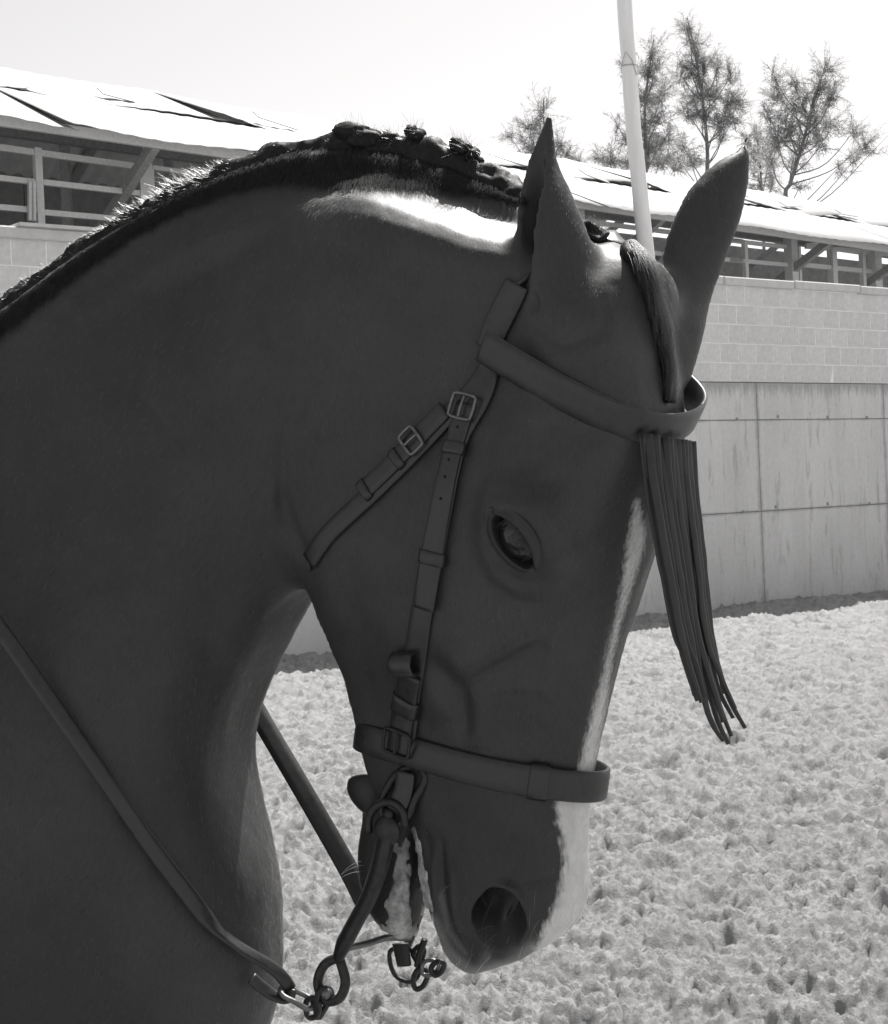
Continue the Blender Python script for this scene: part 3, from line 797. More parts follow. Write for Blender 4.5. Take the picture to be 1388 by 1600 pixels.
def build_body():
    nvox = (np.ceil(HI / VOX) - np.floor(LO / VOX)).astype(int)
    out = np.full(tuple(nvox), 11 * VOX, np.float32)
    def add(rings, k): 
        V, Q, T = ring_loft(rings); sdf(V, Q, T, LO, HI, out, k)
    add(trunk_rings(), .001)
    add(neck_rings(), .030)
    add(head_rings(), .022)
    add(chin_rings(), .006)
    # skull base under the ears, knob of the poll
    for c, r in EAR_BASES: 
        V, F = ball(c, r, 20, 12); F = np.array(F)
        sdf(V, F, np.zeros((0, 3)), LO, HI, out, .02)
    add(ear_shell(NEAR_EAR, 1.300, 1.325, .75, lambda y: np.interp(y, [165, 236, 272, 323, 373, 402, 460, 500], [60, 72, 96, 118, 130, 134, 150, 168]), -172, .0125), .010)
    add(ear_shell(FAR_EAR, 1.362, 1.40, .55, lambda y: 176, -8, .0125), .026)
    out = blur(out, 2)
    g = vdb.FloatGrid(); g.background = 11 * VOX
    i0 = np.floor(LO / VOX).astype(int)
    # close the cut at the box
    out[0] = .02; out[-1] = .02; out[:, :, 0] = .02
    g.copyFromArray(out, ijk=tuple(int(v) for v in i0), tolerance=0.0)
    g.transform = vdb.createLinearTransform(voxelSize=VOX); g.gridClass = vdb.GridClass.LEVEL_SET
    P, T, Q = g.convertToPolygons(isovalue=0.0, adaptivity=0.0)
    return P, T, Q
def head_L(p, L): return p + HL * L
EAR_BASES = [(head_pt(882, 505, .058), (.034, .032, .05)), (head_pt(1044, 510, -.050), (.026, .028, .045)), (head_pt(975, 470, 0), (.05, .05, .045))]
_P, _T, _Q = build_body(); _Q = _Q[:, ::-1]; _T = _T[:, ::-1]
def rear_body():
    """barrel, quarters, legs and tail root beyond the detailed front of the horse, on a coarser grid"""
    global VOX, LO, HI
    o = (VOX, LO, HI); VOX, LO, HI = .009, np.array([-2.5, 1.0, -.03]), np.array([.05, 2.6, 1.72])
    nv = (np.ceil(HI / VOX) - np.floor(LO / VOX)).astype(int); out = np.full(tuple(nv), 11 * VOX, np.float32)
    def add(r, k): V, Q, T = ring_loft(r); sdf(V, Q, T, LO, HI, out, k)
    add(trunk_rings(), .001)
    add(neck_rings(), .05)
    def leg(pts, rad):
        P = spline(np.array(pts), 40); rr = np.interp(np.linspace(0, 1, len(rad)), np.linspace(0, 1, len(rad)), rad); rr = np.interp(np.linspace(0, 1, 40), np.linspace(0, 1, len(rad)), rad)
        V, F = tube(P, rr, 20); k = np.arange(20); rings = [V[i * 20:(i + 1) * 20] for i in range(40)]
        add(rings, .03)
    for sd in (-1, 1):
        y = 1.60 + sd * .13
        leg([(-.42, y, .95), (-.37, y, .78), (-.36, y, .62), (-.36, y, .48), (-.35, y, .28), (-.35, y, .16), (-.32, y, .09), (-.30, y, .06), (-.29, y, 0)], [.14, .12, .085, .056, .036, .042, .036, .055, .065])
        y = 2.0 + sd * .14
        leg([(-1.90, y, 1.05), (-1.86, y, .85), (-1.84, y, .72), (-1.98, y, .52), (-1.97, y, .36), (-1.95, y, .18), (-1.91, y, .10), (-1.89, y, .06), (-1.88, y, 0)], [.21, .19, .12, .062, .042, .046, .040, .056, .066])
    out = blur(out, 1); i0 = np.floor(LO / VOX).astype(int)
    g = vdb.FloatGrid(); g.background = 11 * VOX; g.copyFromArray(out, ijk=tuple(int(v) for v in i0), tolerance=0.0)
    g.transform = vdb.createLinearTransform(voxelSize=VOX); g.gridClass = vdb.GridClass.LEVEL_SET
    P, T, Q = g.convertToPolygons(isovalue=0.0, adaptivity=0.0)
    VOX, LO, HI = o
    c = P[Q].mean(1); keep = (c[:, 0] < -.942) | (c[:, 2] < .53)
    Q = Q[keep]; used = np.unique(Q); mp = np.full(len(P), -1); mp[used] = np.arange(len(used))
    return P[used], mp[Q][:, ::-1]
_RV, _RQ = rear_body()
_Q = np.vstack([np.asarray(_Q, np.int64), _RQ + len(_P)]); _P = np.vstack([_P, _RV])
def refine(V, Q, T, boxes, times):
    """split the faces near the eye, nostril and mouth so that lids and rims can be formed"""
    me = bpy.data.meshes.new('tmp')
    bm = bmesh.new()
    me.from_pydata(V.tolist(), [], Q.tolist() + T.tolist()); bm.from_mesh(me)
    for it in range(times):
        bm.verts.ensure_lookup_table()
        co = np.array([v.co for v in bm.verts]); px, z = to_px(co)
        L = (co - HO) @ HL
        near = np.zeros(len(co), bool)
        for (x0, y0, x1, y1) in boxes[it]:
            near |= (px[:, 0] > x0) & (px[:, 0] < x1) & (px[:, 1] > y0) & (px[:, 1] < y1) & (L > 0.0) & (L < .16)
        ed = [e for e in bm.edges if near[e.verts[0].index] and near[e.verts[1].index]]
        bmesh.ops.subdivide_edges(bm, edges=ed, cuts=1, use_grid_fill=True, smooth=0.0)
    bmesh.ops.triangulate(bm, faces=[f for f in bm.faces if len(f.verts) > 4])
    bm.to_mesh(me); bm.free()
    return me
EYE_C = np.array([803.0, 846.0]); EYE_A = np.array([.575, .818]); EYE_B = np.array([.818, -.575])
NOS_C = np.array([781.0, 1438.0])
_me = refine(np.asarray(_P, float), np.asarray(_Q, np.int64), np.asarray(_T, np.int64),
             [[(735, 770, 890, 925), (640, 1280, 880, 1540)], [(755, 795, 850, 905), (725, 1385, 835, 1500)]], 2)
n = n_verts = len(_me.vertices); HV = np.zeros(n * 3); _me.vertices.foreach_get('co', HV); HV = HV.reshape(-1, 3)

_e = np.zeros(len(_me.edges) * 2, np.int64); _me.edges.foreach_get('vertices', _e); _e = _e.reshape(-1, 2)
def relax(sel, it, f=.5):
    """smooth selected vertices towards the mean of their neighbours"""
    global HV
    idx = np.where(sel)[0]; mask = np.zeros(n, bool); mask[idx] = True
    e = _e[mask[_e[:, 0]] | mask[_e[:, 1]]]
    for _ in range(it):
        acc = np.zeros((n, 3)); cnt = np.zeros(n)
        np.add.at(acc, e[:, 0], HV[e[:, 1]]); np.add.at(acc, e[:, 1], HV[e[:, 0]])
        np.add.at(cnt, e[:, 0], 1); np.add.at(cnt, e[:, 1], 1)
        HV[idx] += f * (acc[idx] / cnt[idx][:, None] - HV[idx])
_p0 = to_px(HV)[0]
relax((_p0[:, 1] < 470) & (_p0[:, 0] > 795) & (_p0[:, 0] < 945) & (HV[:, 1] < 1.42), 4)
relax((_p0[:, 1] < 560) & (_p0[:, 0] > 1015) & (_p0[:, 0] < 1195), 4)
def vnormals():
    _me.vertices.foreach_set('co', HV.ravel()); _me.update()
    N = np.zeros(n * 3); _me.vertices.foreach_get('normal', N); return N.reshape(-1, 3)
def poly_dist(p, path, param=False):
    path = np.asarray(path, float); d = np.full(len(p), 1e9); s = np.full(len(p), .5)
    if len(path) == 1: d = np.hypot(*(p - path[0]).T)
    else:
        m = len(path) - 1
        for k, (a, b) in enumerate(zip(path[:-1], path[1:])):
            ab = b - a; t = np.clip(((p - a) @ ab) / (ab @ ab), 0, 1)
            e = np.hypot(*(p - a - t[:, None] * ab).T); c = e < d
            d = np.where(c, e, d); s = np.where(c, (k + t) / m, s)
    return (d, s) if param else d
def head_masks():
    """photo-pixel coordinates of near-side vertices, and of far-side vertices mirrored across the head's own middle plane"""
    L = (HV - HO) @ HL
    Vm = HV - 2 * np.minimum(L, 0)[:, None] * HL
    return to_px(Vm)[0], L
HN = vnormals()
PXY, HLAT = head_masks()
facing = np.clip(-np.einsum('ij,ij->i', HN, (HV - CAM) / np.linalg.norm(HV - CAM, axis=1)[:, None]) * 4, 0, 1)
disp = np.zeros(n)
headish = (HLAT > -.14) & (HLAT < .14) & (((HV - HO) @ HF) > -.36)
def brush(path, r, amp, both=True, curve=True, only=None):
    global disp
    path = spline(path, 16) if curve and len(path) > 2 else path
    sel = np.where(HLAT > -.02, facing, 1.0 * (both & headish))
    d, s = poly_dist(PXY, path, True)
    w = np.exp(-(d / r) ** 2) * sel
    plen = sum(math.dist(a, b) for a, b in zip(path[:-1], path[1:]))
    if len(path) > 1 and plen > 3.2 * r: w = w * (.12 + .88 * np.sin(np.pi * np.clip(s, 0, 1)) ** .7)
    if only is not None: w = w * only
    disp += w * amp
def lat(x0, x1):
    """only surfaces this far from the head's middle plane (m), either side"""
    a = np.abs(HLAT); return np.clip((a - x0) / (x1 - x0), 0, 1)
mm = .001
# brow and orbit
brush([(790, 790), (840, 800), (868, 850)], 42, 11 * mm)
brush([(800, 850)], 60, 4 * mm)
brush([(845, 740), (880, 790), (905, 850)], 28, -5 * mm)               # hollow above the eye
brush([(765, 815), (765, 870), (800, 912), (850, 922), (885, 895)], 15, 3.4 * mm)
brush([(775, 885), (815, 908), (855, 900)], 9, -2.4 * mm)
brush([(768, 905), (800, 932), (850, 945)], 12, -1.6 * mm)
# cheek, facial crest and the vein below it
brush([(610, 900), (640, 980)], 95, 10 * mm)
brush([(870, 955), (780, 1018), (715, 1056)], 26, 10 * mm)
brush([(850, 1000), (770, 1046), (712, 1082)], 16, -6 * mm)
brush([(672, 1020), (700, 1062), (722, 1108), (730, 1160)], 17, -7.5 * mm)
brush([(655, 1040), (680, 1085), (700, 1130)], 24, 5 * mm)
brush([(905, 905), (890, 950), (865, 990), (855, 1040), (850, 1090)], 7, 2.4 * mm)
brush([(760, 1090), (800, 1075), (850, 1080), (880, 1110)], 7, 2.2 * mm)
brush([(745, 1075), (752, 1120), (745, 1170)], 24, 5.5 * mm)
brush([(850, 1150), (840, 1230)], 50, -4 * mm)
# temple and jaw
brush([(845, 590), (800, 700), (785, 770)], 30, 6.5 * mm)
brush([(900, 640), (880, 740)], 42, -7 * mm)
brush([(505, 900), (530, 990), (552, 1070)], 22, 1.6 * mm)
brush([(700, 760), (640, 860)], 60, 4 * mm)
# ear root folds
brush([(838, 490), (850, 520), (890, 535), (930, 515)], 12, -3 * mm, both=False)
brush([(940, 460), (945, 500), (925, 540)], 10, -3 * mm, both=False)
brush([(832, 455), (834, 490)], 8, -4 * mm, both=False)
# muzzle
brush([(840, 1375), (850, 1430), (825, 1480)], 26, 6 * mm)
brush([(728, 1400), (722, 1450), (745, 1490)], 20, 2.5 * mm)
brush([(790, 1385), (800, 1340), (810, 1300)], 18, -5 * mm)
brush([(735, 1300), (730, 1370), (740, 1410)], 20, 2 * mm)
brush([(690, 1310), (692, 1390), (708, 1450), (738, 1490)], 7, -3.4 * mm)
brush([(675, 1330), (680, 1400), (694, 1455), (722, 1497)], 6, 2.2 * mm)
brush([(706, 1360), (712, 1430), (730, 1468)], 5, 2.0 * mm)
brush([(655, 1290), (668, 1320), (680, 1370)], 8, -1.5 * mm)
brush([(760, 1250), (800, 1270), (860, 1290)], 40, 1.5 * mm)
# neck: creases behind the jaw, jugular groove, muscle edges
only_neck = ~(((HV - HO) @ HF) > -.10)
brush([(475, 590), (442, 700), (447, 800), (485, 880)], 11, -4.6 * mm, both=False)
brush([(500, 580), (465, 660), (458, 750)], 9, -3 * mm, both=False)
brush([(430, 740), (425, 800), (440, 860)], 14, 2.5 * mm, both=False)
brush([(440, 860), (400, 1010), (380, 1090), (372, 1150)], 26, -4 * mm, both=False)
brush([(120, 500), (240, 420), (400, 348), (600, 310)], 22, 6 * mm, both=False)
brush([(150, 530), (340, 415), (540, 370)], 29, -3 * mm, both=False)
brush([(240, 640), (330, 560), (420, 520)], 50, 8 * mm, both=False)
brush([(200, 900), (240, 1050), (250, 1200)], 60, 5 * mm, both=False)
brush([(500, 470), (560, 560), (620, 600)], 50, -4 * mm, both=False)
HV = HV + HN * disp[:, None]
HN = vnormals(); PXY, HLAT = head_masks()
# low frequency unevenness so that no surface is machine-smooth
HV = HV + HN * (0.0011 * fbm(HV[:, 0] * 22, HV[:, 1] * 22, HV[:, 2] * 22, 3) * np.clip((PXY[:, 1] > 0), 0, 1))[:, None]

# eye opening and nostril
q = PXY - EYE_C; ea = q @ EYE_A / 50.0; eb = q @ EYE_B
hgt = np.where(eb > 0, 16.5, 22.0) * np.clip(1 - np.abs(ea) ** 2.0, 0, 1) ** .62 + 1e-3
near_eye = (np.hypot(q[:, 0], q[:, 1]) < 120) & headish & (np.abs(HLAT) > .04)
inside = np.clip((hgt - np.abs(eb)) / 5.0, 0, 1) * (np.abs(ea) < 1.02) * near_eye
edge = np.abs(np.abs(eb) - hgt); edge = np.where(np.abs(ea) < 1, edge, np.hypot((np.abs(ea) - 1) * 50, eb))
ridge = np.exp(-((np.where(np.abs(eb) > hgt, edge, edge * 2) - 3.5) / 4.5) ** 2) * near_eye
lid2 = np.exp(-((eb - hgt - 15) / 4.0) ** 2) * (np.abs(ea) < 1.1) * near_eye * np.clip(1.2 - np.abs(ea), 0, 1)
d_eye = -15 * mm * (inside ** 0.7) + 2.6 * mm * ridge * (1 - inside) - 2.6 * mm * lid2
# tear corner and outer crease
qc = PXY - (EYE_C + EYE_A * 52); d_eye -= 3.5 * mm * np.exp(-(np.hypot(qc[:, 0], qc[:, 1]) / 6) ** 2) * near_eye
qo = poly_dist(PXY, [(776, 812), (768, 796)]); d_eye -= 2 * mm * np.exp(-(qo / 4) ** 2) * near_eye
p = PXY - NOS_C; th = R(14)
na = p[:, 0] * math.cos(th) + p[:, 1] * math.sin(th); nb = -p[:, 0] * math.sin(th) + p[:, 1] * math.cos(th)
nr = np.sqrt((na / 44.0) ** 2 + (nb / 47.0) ** 2)
near_nos = (np.hypot(p[:, 0], p[:, 1]) < 130) & headish & (np.abs(HLAT) > .015)
nr = nr * (1 + .10 * np.clip(nb / 47, -1, 1) * np.clip(-na / 30, -1, 1)) + .03 * fbm(na / 22, nb / 22, 5.0, 2)
pit = np.clip((1.04 - nr) / (.34 + .25 * np.clip(nb / 47, 0, 1)), 0, 1); pit = pit * pit * (3 - 2 * pit) * near_nos
fold = np.exp(-((na - 12) / 9) ** 2) * np.clip((nb + 6) / 25, 0, 1) * pit    # the alar fold inside
rim = np.exp(-((nr - 1.10) / .22) ** 2) * near_nos * (.35 + .65 * np.clip(.5 + na / 50 - nb / 90, 0, 1))
d_nos = -30 * mm * pit + 8 * mm * fold + 2.4 * mm * rim * np.where(na > 0, 1.4, .7)
HV = HV + HN * (d_eye)[:, None]
inward = -HL * .75 + HD * -.45 + HF * -.45; inward = inward / np.linalg.norm(inward)
HV = HV + HN * (2.4 * mm * rim * np.where(na > 0, 1.4, .7))[:, None]
sgn = np.where(HLAT > 0, 1.0, -1.0)
inw = -HL[None, :] * .78 * sgn[:, None] - HD * .45 - HF * .42
HV = HV + inw * (32 * mm * pit - 9 * mm * fold)[:, None]
HN = vnormals()

# coat markings: white blaze and nose, black points
hd = (HV - HO) @ HD; hf = (HV - HO) @ HF
white = np.zeros(n); dark = np.zeros(n)
PX0, _z = to_px(HV)
def sm(a, b, x): 
    t = np.clip((x - a) / (b - a), 0, 1); return t * t * (3 - 2 * t)
bl = np.array([(996, 785, 3), (996, 815, 8), (994, 845, 12), (987, 882, 10), (978, 920, 7), (968, 965, 4), (958, 1005, 4), (949, 1050, 5), (938, 1105, 8), (927, 1155, 10), (919, 1195, 12), (908, 1240, 20)], float)
bl = spline(bl, 60)
dd = np.full(n, 1e9)
for x, y, r in bl: dd = np.minimum(dd, np.hypot(PX0[:, 0] - x, PX0[:, 1] - y) - r)
ongh = (HN @ HF > -.25) & headish & (np.abs(HLAT) < .075)
white = .85 * sm(12, -8, dd) * ongh * (PX0[:, 1] < 1250)
xb = np.interp(PX0[:, 1], [1235, 1262, 1300, 1345, 1400, 1440, 1475, 1500], [880, 868, 876, 881, 872, 856, 838, 830])
nose = sm(-15, 15, PX0[:, 0] - xb + 2.5 * fbm(PX0[:, 0] / 9, PX0[:, 1] / 14, 1.0, 3)) * (PX0[:, 1] > 1235) * headish * sm(-.075, -.055, HLAT) 
white = np.maximum(white, nose * (PX0[:, 0] < 960))
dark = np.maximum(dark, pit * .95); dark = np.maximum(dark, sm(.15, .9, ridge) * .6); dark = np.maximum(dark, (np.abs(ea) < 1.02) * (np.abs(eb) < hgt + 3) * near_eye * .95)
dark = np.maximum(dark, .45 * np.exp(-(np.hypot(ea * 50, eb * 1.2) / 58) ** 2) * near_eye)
mz = sm(1180, 1330, PXY[:, 1]) * headish * (PXY[:, 0] > 540); dark = np.maximum(dark, .42 * mz)
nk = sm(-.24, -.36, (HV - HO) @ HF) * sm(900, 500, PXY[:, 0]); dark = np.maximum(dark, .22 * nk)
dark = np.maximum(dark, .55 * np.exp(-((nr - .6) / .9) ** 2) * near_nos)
pale = .8 * np.exp(-(poly_dist(PXY, [(676, 1440), (700, 1488), (736, 1520), (790, 1506), (830, 1478)]) / 11) ** 2) * headish
pale = np.maximum(pale, .06 * fold * pit); pale = np.maximum(pale, .5 * np.exp(-(poly_dist(PXY, [(752, 1510), (762, 1494)]) / 9) ** 2) * headish)
pale = np.maximum(pale, .35 * np.exp(-(poly_dist(PXY, [(690, 1400), (700, 1455), (728, 1490)]) / 5) ** 2) * headish)
dark = dark * (1 - np.clip(pale, 0, 1))
inner_ear = ((HN @ np.array([0, 1.0, 0])) > .0) & (PX0[:, 1] < 470) & (PX0[:, 0] > 800) & (PX0[:, 0] < 860)
_me.vertices.foreach_set('co', HV.ravel()); _me.update()
for nm, arr in (('white', white), ('dark', dark), ('pale', np.clip(pale, 0, 1))):
    at_ = _me.attributes.new(nm, 'FLOAT', 'POINT'); at_.data.foreach_set('value', np.asarray(arr, np.float32))
_me.polygons.foreach_set('use_smooth', np.ones(len(_me.polygons), bool))

def coat_material():
    t = NT('horse_coat'); c = t.coord('Object')
    n1 = t.noise(9, 4, .55, c); n2 = t.noise(420, 2, .6, t.coord('Object', (1, 1, .22))); n3 = t.noise(60, 5, .65, c)
    base = t.ramp(n1, [(.28, .023), (.72, .049)])
    base = t.mix(t.math('MULTIPLY', n3, .3), base, .042)
    base = t.mix(.30, base, t.ramp(n2, [(.3, .012), (.7, .042)]))
    aw = t.node('ShaderNodeAttribute', attribute_name='white').outputs['Fac']
    ad = t.node('ShaderNodeAttribute', attribute_name='dark').outputs['Fac']
    hairy = t.noise(260, 3, .7, t.coord('Object', (1, 1, .35)))
    wmask = t.math('ADD', aw, t.math('MULTIPLY', t.math('SUBTRACT', hairy, .5), 1.1))
    wmask = t.ramp(wmask, [(.22, 0), (.85, 1)])
    wcol = t.ramp(n3, [(.25, .44), (.75, .64)])
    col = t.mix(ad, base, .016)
    col = t.mix(t.node('ShaderNodeAttribute', attribute_name='pale').outputs['Fac'], col, .17)
    col = t.mix(wmask, col, wcol)
    b = t.bump(n2, .2, .0008); b = t.bump(n3, .12, .002, b)
    m = t.set(col, .48, 0, b, .36)
    t.b.inputs['Sheen Weight'].default_value = .0; t.b.inputs['Sheen Roughness'].default_value = .4
    t.b.inputs['Sheen Tint'].default_value = (.5, .5, .5, 1)
    return m
_me.materials.clear(); _me.materials.append(coat_material())
_me.name = 'horse'
horse = bpy.data.objects.new('horse', _me); COL.objects.link(horse)
tag(horse, 'brown bridled horse with arched neck and plaited mane', 'horse')
HBVH = BVHTree.FromPolygons([Vector(v) for v in HV], [tuple(p.vertices) for p in _me.polygons])
print('horse verts', len(HV), 'faces', len(_me.polygons))
# ---- eyes
def eye_materials():
    t = NT('eye'); c = t.coord('Object')
    m1 = t.set(t.ramp(t.noise(60, 3, .6, c), [(.3, .008), (.7, .02)]), .07, 0, None, .5)
    return m1
M_EYE = eye_materials()
M_LASH = simple('lash_hair', .018, .5, var=.2, bump=0)
def hit_px(px, py):
    d = Vector(ray(px, py)).normalized()
    return HBVH.ray_cast(Vector(CAM), d)
def eye_ball():
    # surface around the lids gives depth and outward direction
    ring = []; nrm = []
    for a in range(0, 360, 20):
        q = EYE_C + EYE_A * 58 * math.cos(R(a)) + EYE_B * 36 * math.sin(R(a))
        h = hit_px(*q)
        if h[0]: ring.append(np.array(h[0])); nrm.append(np.array(h[1]))
    c = np.mean(ring, 0); nn = np.mean(nrm, 0); nn /= np.linalg.norm(nn)
    rad = .0255
    V, F = ball(c - nn * (rad - .0045), rad, 48, 32)
    o = mesh_obj('eye', V, F, M_EYE, horse)
    V2 = V - 2 * ((V - HO) @ HL)[:, None] * HL
    o2 = mesh_obj('eye', V2, [f[::-1] for f in F], M_EYE, horse)
    # lashes along the upper lid
    Vl = []; Fl = []
    rg = np.random.default_rng(3)
    for k in range(60):
        a = -1 + 2 * (k + rg.random()) / 60; a *= .72
        q = EYE_C + EYE_A * 50 * a + EYE_B * (16.5 * max(0, 1 - abs(a) ** 2) ** .62 + rg.uniform(-1, 3))
        h = hit_px(*q)
        if not h[0]: continue
        p0 = np.array(h[0]) + nn * .0015
        if np.dot(p0 - c, nn) < -.006: p0 = p0 - nn * (np.dot(p0 - c, nn) + .001)
        down = -(_u * -EYE_B[1] + _r * EYE_B[0])
        ln = rg.uniform(.004, .009) * (1 - .3 * abs(a))
        side = (_r * EYE_A[0] - _u * EYE_A[1]) * rg.uniform(-.25, .35)
        p1 = p0 + (nn * .8 + down * .5 + side) * ln * .5; p2 = p0 + (nn * 1.0 + down * 1.25 + side * 1.4) * ln
        w = (_r * EYE_A[0] - _u * EYE_A[1]) * .00035
        i = len(Vl); Vl += [p0 - w, p0 + w, p1 + w * .8, p1 - w * .8, p2]
        Fl += [(i, i + 1, i + 2, i + 3), (i + 3, i + 2, i + 4)]
    tag(mesh_obj('eyelashes', Vl, Fl, M_LASH, o), kind='stuff')
eye_ball()
# ================================================================== bridle
def leather(name, v, rough=.42):
    t = NT(name); c = t.coord('Object')
    n = t.noise(140, 4, .6, c); n2 = t.noise(900, 2, .5, c)
    col = t.ramp(n, [(.3, v * .75), (.75, v * 1.35)])
    b = t.bump(n2, .25, .0006); b = t.bump(n, .2, .001, b)
    return t.set(col, t.ramp(n, [(.2, rough - .1), (.8, rough + .12)]), 0, b, .5)
M_LEATHER = leather('bridle_leather', .022, .36)
M_LEATHER_D = leather('dark_leather', .016, .5)
M_LEATHER_F = leather('fringe_leather', .022, .5)
M_HOLE = simple('strap_hole', .004, .9, var=0, bump=0)
M_STEEL = simple('old_steel', .16, .42, .75, .35, 160, .25)
M_STEEL_D = simple('dark_steel', .035, .45, .5, .4, 160, .25)
M_FOAM = NT('foam'); _c = M_FOAM.coord('Object'); _n = M_FOAM.noise(300, 5, .65, _c)
_n2 = M_FOAM.noise(55, 4, .6, _c)
M_FOAM = M_FOAM.set(M_FOAM.mix(M_FOAM.ramp(_n2, [(.35, 0), (.62, 1)]), .14, M_FOAM.ramp(_n, [(.3, .30), (.7, .52)])), .35, 0, M_FOAM.bump(_n, .6, .002), .5)

def surf(pxs, n, off, smooth=3):
    """points on the horse under photo pixels, lifted by off, with smoothed normals"""
    P = spline(np.asarray(pxs, float), n); X = []; N = []
    for q in P:
        h = hit_px(*q)
        if h[0] is None:
            X.append(None); N.append(None); continue
        X.append(np.array(h[0])); N.append(np.array(h[1]))
    ok = [i for i, x in enumerate(X) if x is not None]
    for i in range(n):
        if X[i] is None:
            j = min(ok, key=lambda k: abs(k - i))
            X[i] = at(P[i][0], P[i][1], X[j][1]); N[i] = N[j]
    X = np.array(X); N = np.array(N)
    for _ in range(smooth * 3):
        N[1:-1] = (N[:-2] + 2 * N[1:-1] + N[2:]) / 4
    N /= np.linalg.norm(N, axis=1)[:, None]
    Y = X + N * off
    for _ in range(smooth):
        Y[1:-1] = (Y[:-2] + 2 * Y[1:-1] + Y[2:]) / 4
    return Y, N
def wide_off(P, N, width):
    """lift so that both edges of a strap clear the skin"""
    T = np.gradient(P, axis=0); T /= np.linalg.norm(T, axis=1)[:, None]; S = np.cross(T, N)
    out = P.copy()
    for i in range(len(P)):
        need = 0
        for s in (-.5, -.25, 0, .25, .5):
            q = P[i] + S[i] * width * s
            h = HBVH.ray_cast(Vector(q + N[i] * .05), Vector(-N[i]), .09)
            if h[0] is not None: need = max(need, .05 - h[3] + .0012)
        out[i] = P[i] + N[i] * need
    for _ in range(4): out[1:-1] = (out[:-2] + 2 * out[1:-1] + out[2:]) / 4
    return out
def strap(name, pxs, width, thick, mat, parent, off=.003, n=60, smooth=4):
    P, N = surf(pxs, n, off, smooth)
    P = wide_off(P, N, width)
    V, F = ribbon(P, N, width, thick)
    return mesh_obj(name, V, F, mat, parent), P, N
def local(P, N, i):
    """position, along, across, outward at sample i of a strap"""
    i = int(i); T = P[min(i + 1, len(P) - 1)] - P[max(i - 1, 0)]; T = T / np.linalg.norm(T)
    n_ = N[i] - T * np.dot(N[i], T); n_ /= np.linalg.norm(n_)
    return P[i], T, np.cross(T, n_), n_
def keeper(P, N, i, width, mat, parent, w=.012, thick=.003, lift=.003):
    p, t, s, o = local(P, N, i); k = 13; a = np.linspace(-1, 1, k)
    Q = np.array([p + s * width * .56 * x + o * (lift * (1 - abs(x) ** 6 * 1.6)) for x in a])
    NN = np.array([o * (1.0) + s * np.sign(x) * (abs(x) ** 8) * 1.2 for x in a])
    V, F = ribbon(Q, NN, w, thick)
    return mesh_obj('keeper', V, F, mat, parent)
def buckle(P, N, i, width, mat, parent, h=.020, r=.0017, lift=.0045):
    p, t, s, o = local(P, N, i); w = width * .62
    c = p + o * lift
    loop = [c + s * x * w + t * y * h / 2 for x, y in ((-1, -.6), (-.8, -1), (.8, -1), (1, -.6), (1, .6), (.8, 1), (-.8, 1), (-1, .6))]
    V1, F1 = tube(spline(np.array(loop), 40, True), r, 8, True)
    V2, F2 = tube(spline(np.array([c - t * h * .5 + o * .001, c + o * .002, c + t * h * .5 + o * .0015]), 8), r * .8, 7)
    V, F = merge([(V1, F1), (V2, F2)])
    return mesh_obj('buckle', V, F, mat, parent)
def holes(P, N, idx, parent, r=.0017, lift=.0018):
    for i in idx:
        p, t, s, o = local(P, N, i)
        a = np.arange(10) / 10 * 2 * math.pi
        V = [p + o * (lift + .0004) + (t * math.cos(x) + s * math.sin(x)) * r for x in a]
        V += [p + o * (lift - .0022) + (t * math.cos(x) + s * math.sin(x)) * r * .8 for x in a]
        F = [tuple(range(10))] + [(k, k + 10, (k + 1) % 10 + 10, (k + 1) % 10) for k in range(10)]
        mesh_obj('strap_hole', V, F, M_HOLE, parent, False)

bridle = empty('bridle', tuple(head_pt(985, 400)))
tag(bridle, 'plain leather bridle with fringed browband, noseband and curb bit on the horse', 'bridle')

# ---- closed or open ring round the head in a plane through photo points
def head_ring(a_px, b_px, Ltilt=0.0, n=96, slack=None, off=.004):
    """slice round the head: a_px back edge on the near side, b_px front edge (both on the midline plane)"""
    A = head_pt(*a_px); B = head_pt(*b_px)
    ex = B - A; ex /= np.linalg.norm(ex); c = (A * .55 + B * .45)
    ey = HL + HD * Ltilt; ey = ey - ex * np.dot(ey, ex); ey /= np.linalg.norm(ey)
    P = []; 
    for k in range(n):
        th = 2 * math.pi * k / n
        d = ex * math.cos(th) + ey * math.sin(th)
        h = HBVH.ray_cast(Vector(c), Vector(d), .30)
        r = h[3] if h[0] is not None else .05
        P.append(r)
    r = np.array(P)
    return c, ex, ey, r
def ring_curve(c, ex, ey, r, off, n, slack=None):
    th = np.arange(len(r)) / len(r) * 2 * math.pi
    q = np.stack([np.cos(th), np.sin(th)], 1) * (r + off)[:, None]
    # convex hull so that the strap bridges hollows
    hull = convex(q)
    hs = spline_lin(hull, 240)
    ang = np.arctan2(hs[:, 1], hs[:, 0]) % (2 * math.pi); o = np.argsort(ang)
    rr = np.interp(np.arange(n) / n * 2 * math.pi, ang[o], np.hypot(*hs[o].T), period=2 * math.pi)
    for _ in range(6): rr = (np.roll(rr, 1) + 2 * rr + np.roll(rr, -1)) / 4
    t = np.arange(n) / n * 2 * math.pi
    if slack is not None: rr = rr + slack(t)
    P = c + (np.cos(t) * rr)[:, None] * ex + (np.sin(t) * rr)[:, None] * ey
    return P, t
def convex(q):
    q = sorted(map(tuple, q))
    def half(pts):
        h = []
        for p in pts:
            while len(h) > 1 and (h[-1][0] - h[-2][0]) * (p[1] - h[-2][1]) - (h[-1][1] - h[-2][1]) * (p[0] - h[-2][0]) <= 0: h.pop()
            h.append(p)
        return h
    a = half(q); b = half(q[::-1]); return np.array(a[:-1] + b[:-1])
